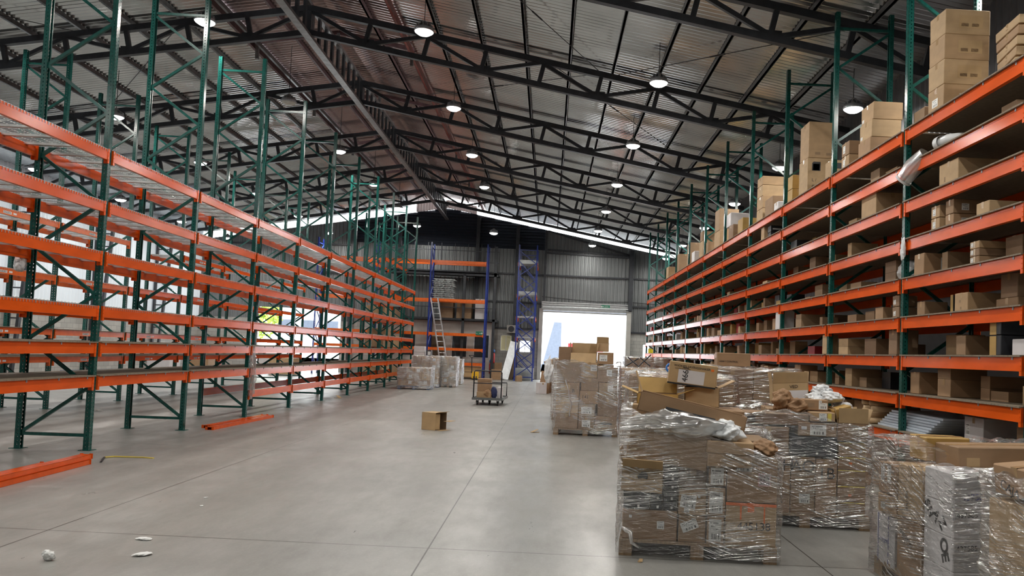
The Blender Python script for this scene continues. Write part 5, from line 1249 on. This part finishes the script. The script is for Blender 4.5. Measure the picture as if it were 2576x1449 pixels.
# exit signs
def sign(label, loc, w_, h_, mat, txt, size, tc, arrow=None, group=None):
    T = inst('sign', MB().box(0, -.01, 0, w_, 0, h_).mesh('sign', M[mat]), None, loc); tag(T, label, 'sign', group)
    for (s, x, z, sz) in txt:
        e = inst('lettering', text_mesh(s, sz, M[tc]), T, (x, -.012, z), (PI / 2, 0, 0))
    if arrow:
        x, z, d = arrow; b = MB(); b.box(x - .07, -.0125, z - .014, x + .07, -.0105, z + .014)
        b.quad([(x + d * .05, -.0125, z + .055), (x + d * .11, -.0125, z), (x + d * .05, -.0125, z - .055), (x + d * .04, -.0125, z)])
        inst('arrow', b.mesh('arrow', M[tc]), T)
    return T
sign('green exit sign with white arrow pointing right on blue rack', (-3.86, 40.93, 2.33), .36, .19, 'signgreen', [('EXIT', .01, .06, .05)], .05, 'paper', (.25, .095, 1))
sign('green exit sign with left arrow on the roller shutter', (2.88, YW - .2, 4.19), .50, .18, 'signgreen', [('SALIDA DE', .2, .1, .045), ('EMERGENCIA', .2, .04, .04)], .05, 'paper', (.1, .09, -1))
sign('yellow warning sign on the block wall right of the door', (5.68, YW - .03, 1.70), .28, .3, 'signyellow', [('RIESGO', .03, .24, .045), ('ELECTRICO', .03, .03, .035), ('!', .12, .09, .15)], .05, 'ink')
# aircon unit, leaning panel, boards, bins at far wall
T = thing('air_conditioner', 'grey air conditioner box on far wall beside the blue tower', 'air conditioner', (-2.4, YW - .35, 2.58)); inst('casing', MB().box(0, 0, 0, .5, .3, .44).mesh('casing', M['concrete']), T); inst('grille', MB().lathe([(.17, 0), (.17, .01)], n=20).mesh('grille', M['steel']), T, (.25, -.005, .22), (PI / 2, 0, 0))
o = inst('metal_sheet', MB().bar((0, 0, 0), (.45, .5, 2.05), .42, .03, up=(0, 1, 0)).mesh('panel', M['alu']), None, (-2.35, 42.3, .02)); tag(o, 'pale metal panel leaning beside the blue tower', 'panel')
o = inst('timber_plank', MB().bar((0, 0, 0), (.25, .45, 1.6), .2, .04, up=(0, 1, 0)).mesh('board', M['bark']), None, (-2.0, 42.4, .02)); tag(o, 'dark wooden board leaning behind the metal panel', 'board')
for k, (x, y, w_, h_, mt, nm) in enumerate([(-3.0, 41.5, .5, .55, 0, 'brown carton on floor right of the crates'), (-2.9, 42.3, .4, .9, 1, 'tall brown carton by the far window'), (-1.6, 40.2, .3, .3, 5, 'small brown carton left of tower foot'), (-.3, 29.0, .3, .42, 'whitebox', 'pale crate left of the centre stack in distance'), (.0, 30.0, .45, .5, 3, 'brown carton low in the distant heap'), (.05, 30.1, .4, .35, 4, 'tan carton middle of the distant heap')]):
    carton(nm, (x, y, 0 if k < 5 else .505), (w_, .4, h_), KR[mt] if isinstance(mt, int) else M[mt], .1 * k, 'loose cartons at the far end')
carton('tilted tan carton topping the distant heap by the door', (.02, 30.05, .88), (.42, .4, .34), KR[4], .2, 'loose cartons at the far end', tilt=-.35)
carton('brown carton leaning upright in the distant heap', (-.22, 29.5, 0.0), (.3, .35, .85), KR[0], .3, 'loose cartons at the far end', tilt=.1)
crumple('plastic_bag', 'white plastic bag in the distant heap before the door', 'plastic bag', (.35, 29.2, .4), (.5, .4, .6), M['bag'], 111, 0, .6, 'loose plastic bags')
# mops / blue caps
for k, (x, z) in enumerate(((-3.02, 1.75), (-3.1, 1.1))):
    T = thing('fire_extinguisher', '%s red cylinder with blue cap by the mezzanine column' % ('upper', 'lower')[k], 'extinguisher', (x, 42.6, z - .9 if k == 0 else 0.3)); inst('cylinder', MB().lathe([(.1, 0), (.11, .03), (.11, .5), (.04, .6)], n=14).mesh('cylinder', M['red'], True), T); inst('cap', MB().lathe([(.09, .6), (.11, .66), (.08, .76)], n=14).mesh('cap', M['blueplastic'], True), T)

# ------------------------------------------------------------------ mezzanine with office
T = thing('mezzanine', 'dark steel mezzanine platform with railing over the small office', 'mezzanine', (-9.0, 42.15, 0))
for x in (.1, 2.6, 4.3, 5.95):
    inst('column', MB().box(x - .07, 0, 0, x + .07, .14, 7.2 if x > 5 else 5.6).mesh('column', M['steel']), T)
inst('platform', MB().box(0, 0, 3.1, 6.1, 1.95, 3.22).mesh('platform', M['steel']), T)
inst('upper_platform', MB().box(0, 0, 5.55, 6.1, .12, 5.75).box(0, 0, 5.66, 6.1, 1.9, 5.72).mesh('platform', M['steel']), T)
b = MB()
for z in (3.8, 6.3, 6.9): b.bar((0, .05, z), (6.1, .05, z), .04, .04)
for q in range(9): b.bar((.1 + .72 * q, .05, 5.7), (.1 + .72 * q, .05, 7.3), .03, .03)
inst('railing', b.mesh('railing', M['steel']), T)
T = thing('office_cabin', 'beige site office with dark windows under the mezzanine', 'office', (-8.9, 42.6, 0))
inst('wall', MB().box(0, 0, 0, 5.8, 1.4, 3.08).mesh('wall', M['beigewall']), T)
for x in (.8, 3.6, 4.8):
    o = inst('window', MB().box(x, -.02, 1.1, x + .85, 0, 2.4).mesh('window', M['alu']), T); inst('pane', MB().box(x + .04, -.03, 1.14, x + .81, -.02, 2.36).mesh('pane', M['glass']), o)
inst('door', MB().box(2.3, -.02, 0, 3.2, 0, 2.2).mesh('door', M['bark']), T)
for k, (x, w_, h_, mt, nm) in enumerate([(-6.0, .7, .9, 3, 'left'), (-5.1, .8, 1.05, 1, 'middle'), (-4.1, .5, 1.1, 'whitebox', 'right foil covered')]):
    carton('%s wrapped carton standing on the mezzanine floor' % nm, (x, 42.5, 3.23), (w_, .7, h_), KR[mt] if isinstance(mt, int) else M[mt], 0, 'wrapped goods on the mezzanine')
# green racks left of the blue ones, and stock
for k in range(2):
    rack_bay('green post rack bay behind end of the aisle rack, %s' % ('nearer', 'farther')[k], 'green racks beside the blue ones', -7.6, 38.2 + 2.7 * k, PI, 2.7, .97, 7.6, [(5.6, 'none'), (4.1, 'none'), (2.8, 'wood'), (1.5, 'wood')], 0, k == 0)
rnd = random.Random(5)
for k in range(7):
    z = (2.82, 1.52, 0, 2.82, 1.52, 0, 1.98)[k]
    carton('large brown carton %s on green rack near the blue posts' % ORD[k], (-8.5, (36.2, 36.2, 36.2, 38.6, 38.6, 38.6, 36.6)[k], z), (.85, 1.9 if k != 6 else 1.2, .6 if k != 6 else .4), KR[k % 6], 0, 'large cartons on the green end rack')

# ------------------------------------------------------------------ far left corner things and the yard outside
for k in range(2):
    pallet('blue pallet, %s of two against the left block wall' % ('left', 'right')[k], (-18.9 + .1 * k, 31.0 + 2.2 * k, 0), 1.1, 1.2, PI / 2 if False else 0, 'palletblue', 'blue pallets by the left wall')
for k, (x, y, w_, d_, h_, mt, nm) in enumerate([(-15.2, 41.5, 1.2, 1.0, .9, 'whitebox', 'white wrapped bale beside the left opening'), (-17.5, 38.5, 1.0, 1.0, 1.3, 0, 'brown stack by the left wall'), (-18.4, 41.5, .9, .9, 1.0, 'redbox', 'red box near the far left corner'), (-13.5, 38.2, 1.2, 1.0, .8, 4, 'tan stack before the left opening'), (-17.9, 35.5, 1.0, 1.0, .7, 'whitebox', 'white boxes along the left wall')]):
    carton(nm, (x, y, 0), (w_, d_, h_), KR[mt] if isinstance(mt, int) else M[mt], 0, 'goods in the far left corner')
o = inst('yard', MB().box(-60, YW + .25, -.3, 60, 110, -.02).box(-90, -30, -.3, XL - .2, 110, -.02).mesh('yard', M['outground'])); o['kind'] = 'structure'; o.name = 'floor'
T = thing('building', 'pale industrial building across the yard beyond roller door', 'building', (-6, 66, 0))
inst('wall', MB().box(0, 0, 0, 26, 8, 9).mesh('wall', M['outbuild']), T)
for z in (5.1, 6.4): inst('ledge', MB().box(0, -.2, z, 26, 0, z + .25).mesh('ledge', M['outblue']), T)
inst('window', MB().box(13.2, -.03, 3.2, 17.2, 0, 5.0).mesh('window', M['outblue']), T)
b = MB(); b.quad([(5.4, -4, 0), (7.0, -4, 0), (6.95, -4, 4.0), (6.35, -4, 4.0)]); b.box(5.4, -4, 0, 7.0, -3.2, .6)
inst('canopy', b.mesh('canopy', M['outblue']), T)
T = thing('house', 'pale building with windows beyond the left opening', 'building', (-34, 84, 0))
inst('wall', MB().box(4, 0, 0, 18, 8, 6).mesh('wall', M['outbuild']), T)
for q in range(5): inst('window', MB().box(5 + 2.5 * q, -.05, 2.6, 6.4 + 2.5 * q, 0, 4.0).mesh('window', M['outblue']), T)
for k, (x, y, z, s) in enumerate(((-27.5, 60, 4.2, 5.0), (-24.0, 64, 3.8, 4.4))):
    T = thing('tree', '%s yellow-green tree outside the left opening' % ('left', 'right')[k], 'tree', (x, y, 0), 0, 'trees beyond the left opening')
    inst('trunk', MB().tube([(0, 0, 0), (.1, 0, 3)], .2, 8).mesh('trunk', M['bark']), T)
    b = MB(); rr = random.Random(k)
    for q in range(1500):
        v = Vector((rr.gauss(0, 1), rr.gauss(0, 1), rr.gauss(0, .9))).normalized() * (s / 2) * rr.uniform(.6, 1); v.z += z
        d1 = Vector((rr.uniform(-1, 1), rr.uniform(-1, 1), rr.uniform(-1, 1))).normalized() * .16; d2 = d1.orthogonal().normalized() * .1
        b.quad([v - d1, v + d2, v + d1, v - d2])
    inst('crown', b.mesh('crown', M['leaf']), T)
for k, (x, y, nm) in enumerate(((1.25, 50, 'left'), (2.5, 51, 'right'))):
    T = thing('stacked_crates', 'orange and white goods stacked in the yard, %s pile' % nm, 'crates', (x, y, 0), 0, 'goods in the yard'); inst('crate', MB().box(0, 0, 0, 1.1, 1, 1.7).mesh('crate', M['orangeb'] if k == 0 else M['whitebox']), T); inst('crate', MB().box(0, 0, 1.72, 1.1, 1, 2.2).mesh('crate', M['redbox']), T)

# ------------------------------------------------------------------ daylight
W_ = bpy.data.worlds.new('world'); S.world = W_; W_.use_nodes = True; t = W_.node_tree
bg = t.nodes['Background']; sky = t.nodes.new('ShaderNodeTexSky'); sky.sky_type = 'NISHITA'; sky.sun_disc = False; sky.sun_elevation = 1.0; sky.sun_rotation = 2.2; sky.air_density = 2.0; sky.dust_density = 3.0
mxw = t.nodes.new('ShaderNodeMix'); mxw.data_type = 'RGBA'; mxw.inputs[0].default_value = .75
sc = t.nodes.new('ShaderNodeVectorMath'); sc.operation = 'SCALE'; sc.inputs[3].default_value = .12; t.links.new(sky.outputs[0], sc.inputs[0])
t.links.new(sc.outputs[0], mxw.inputs[6]); mxw.inputs[7].default_value = (.92, .97, 1.0, 1)
t.links.new(mxw.outputs[2], bg.inputs[0]); bg.inputs[1].default_value = 20
sun = bpy.data.lights.new('sun', 'SUN'); sun.energy = 6; sun.angle = .02; so = bpy.data.objects.new('sun', sun); COL.objects.link(so); so.rotation_euler = (-.55, .25, 0)

vs = S.view_settings; vs.view_transform = 'Standard'; vs.look = 'None'; vs.gamma = 1; vs.use_curve_mapping = False; vs.exposure = -1.3
try:
    S.cycles.transparent_max_bounces = 24; S.cycles.max_bounces = 8; S.cycles.diffuse_bounces = 4; S.cycles.glossy_bounces = 4
    S.cycles.sample_clamp_indirect = 6; S.cycles.caustics_reflective = False; S.cycles.caustics_refractive = False
except Exception as e: print(e)
print('objects', len(bpy.data.objects))
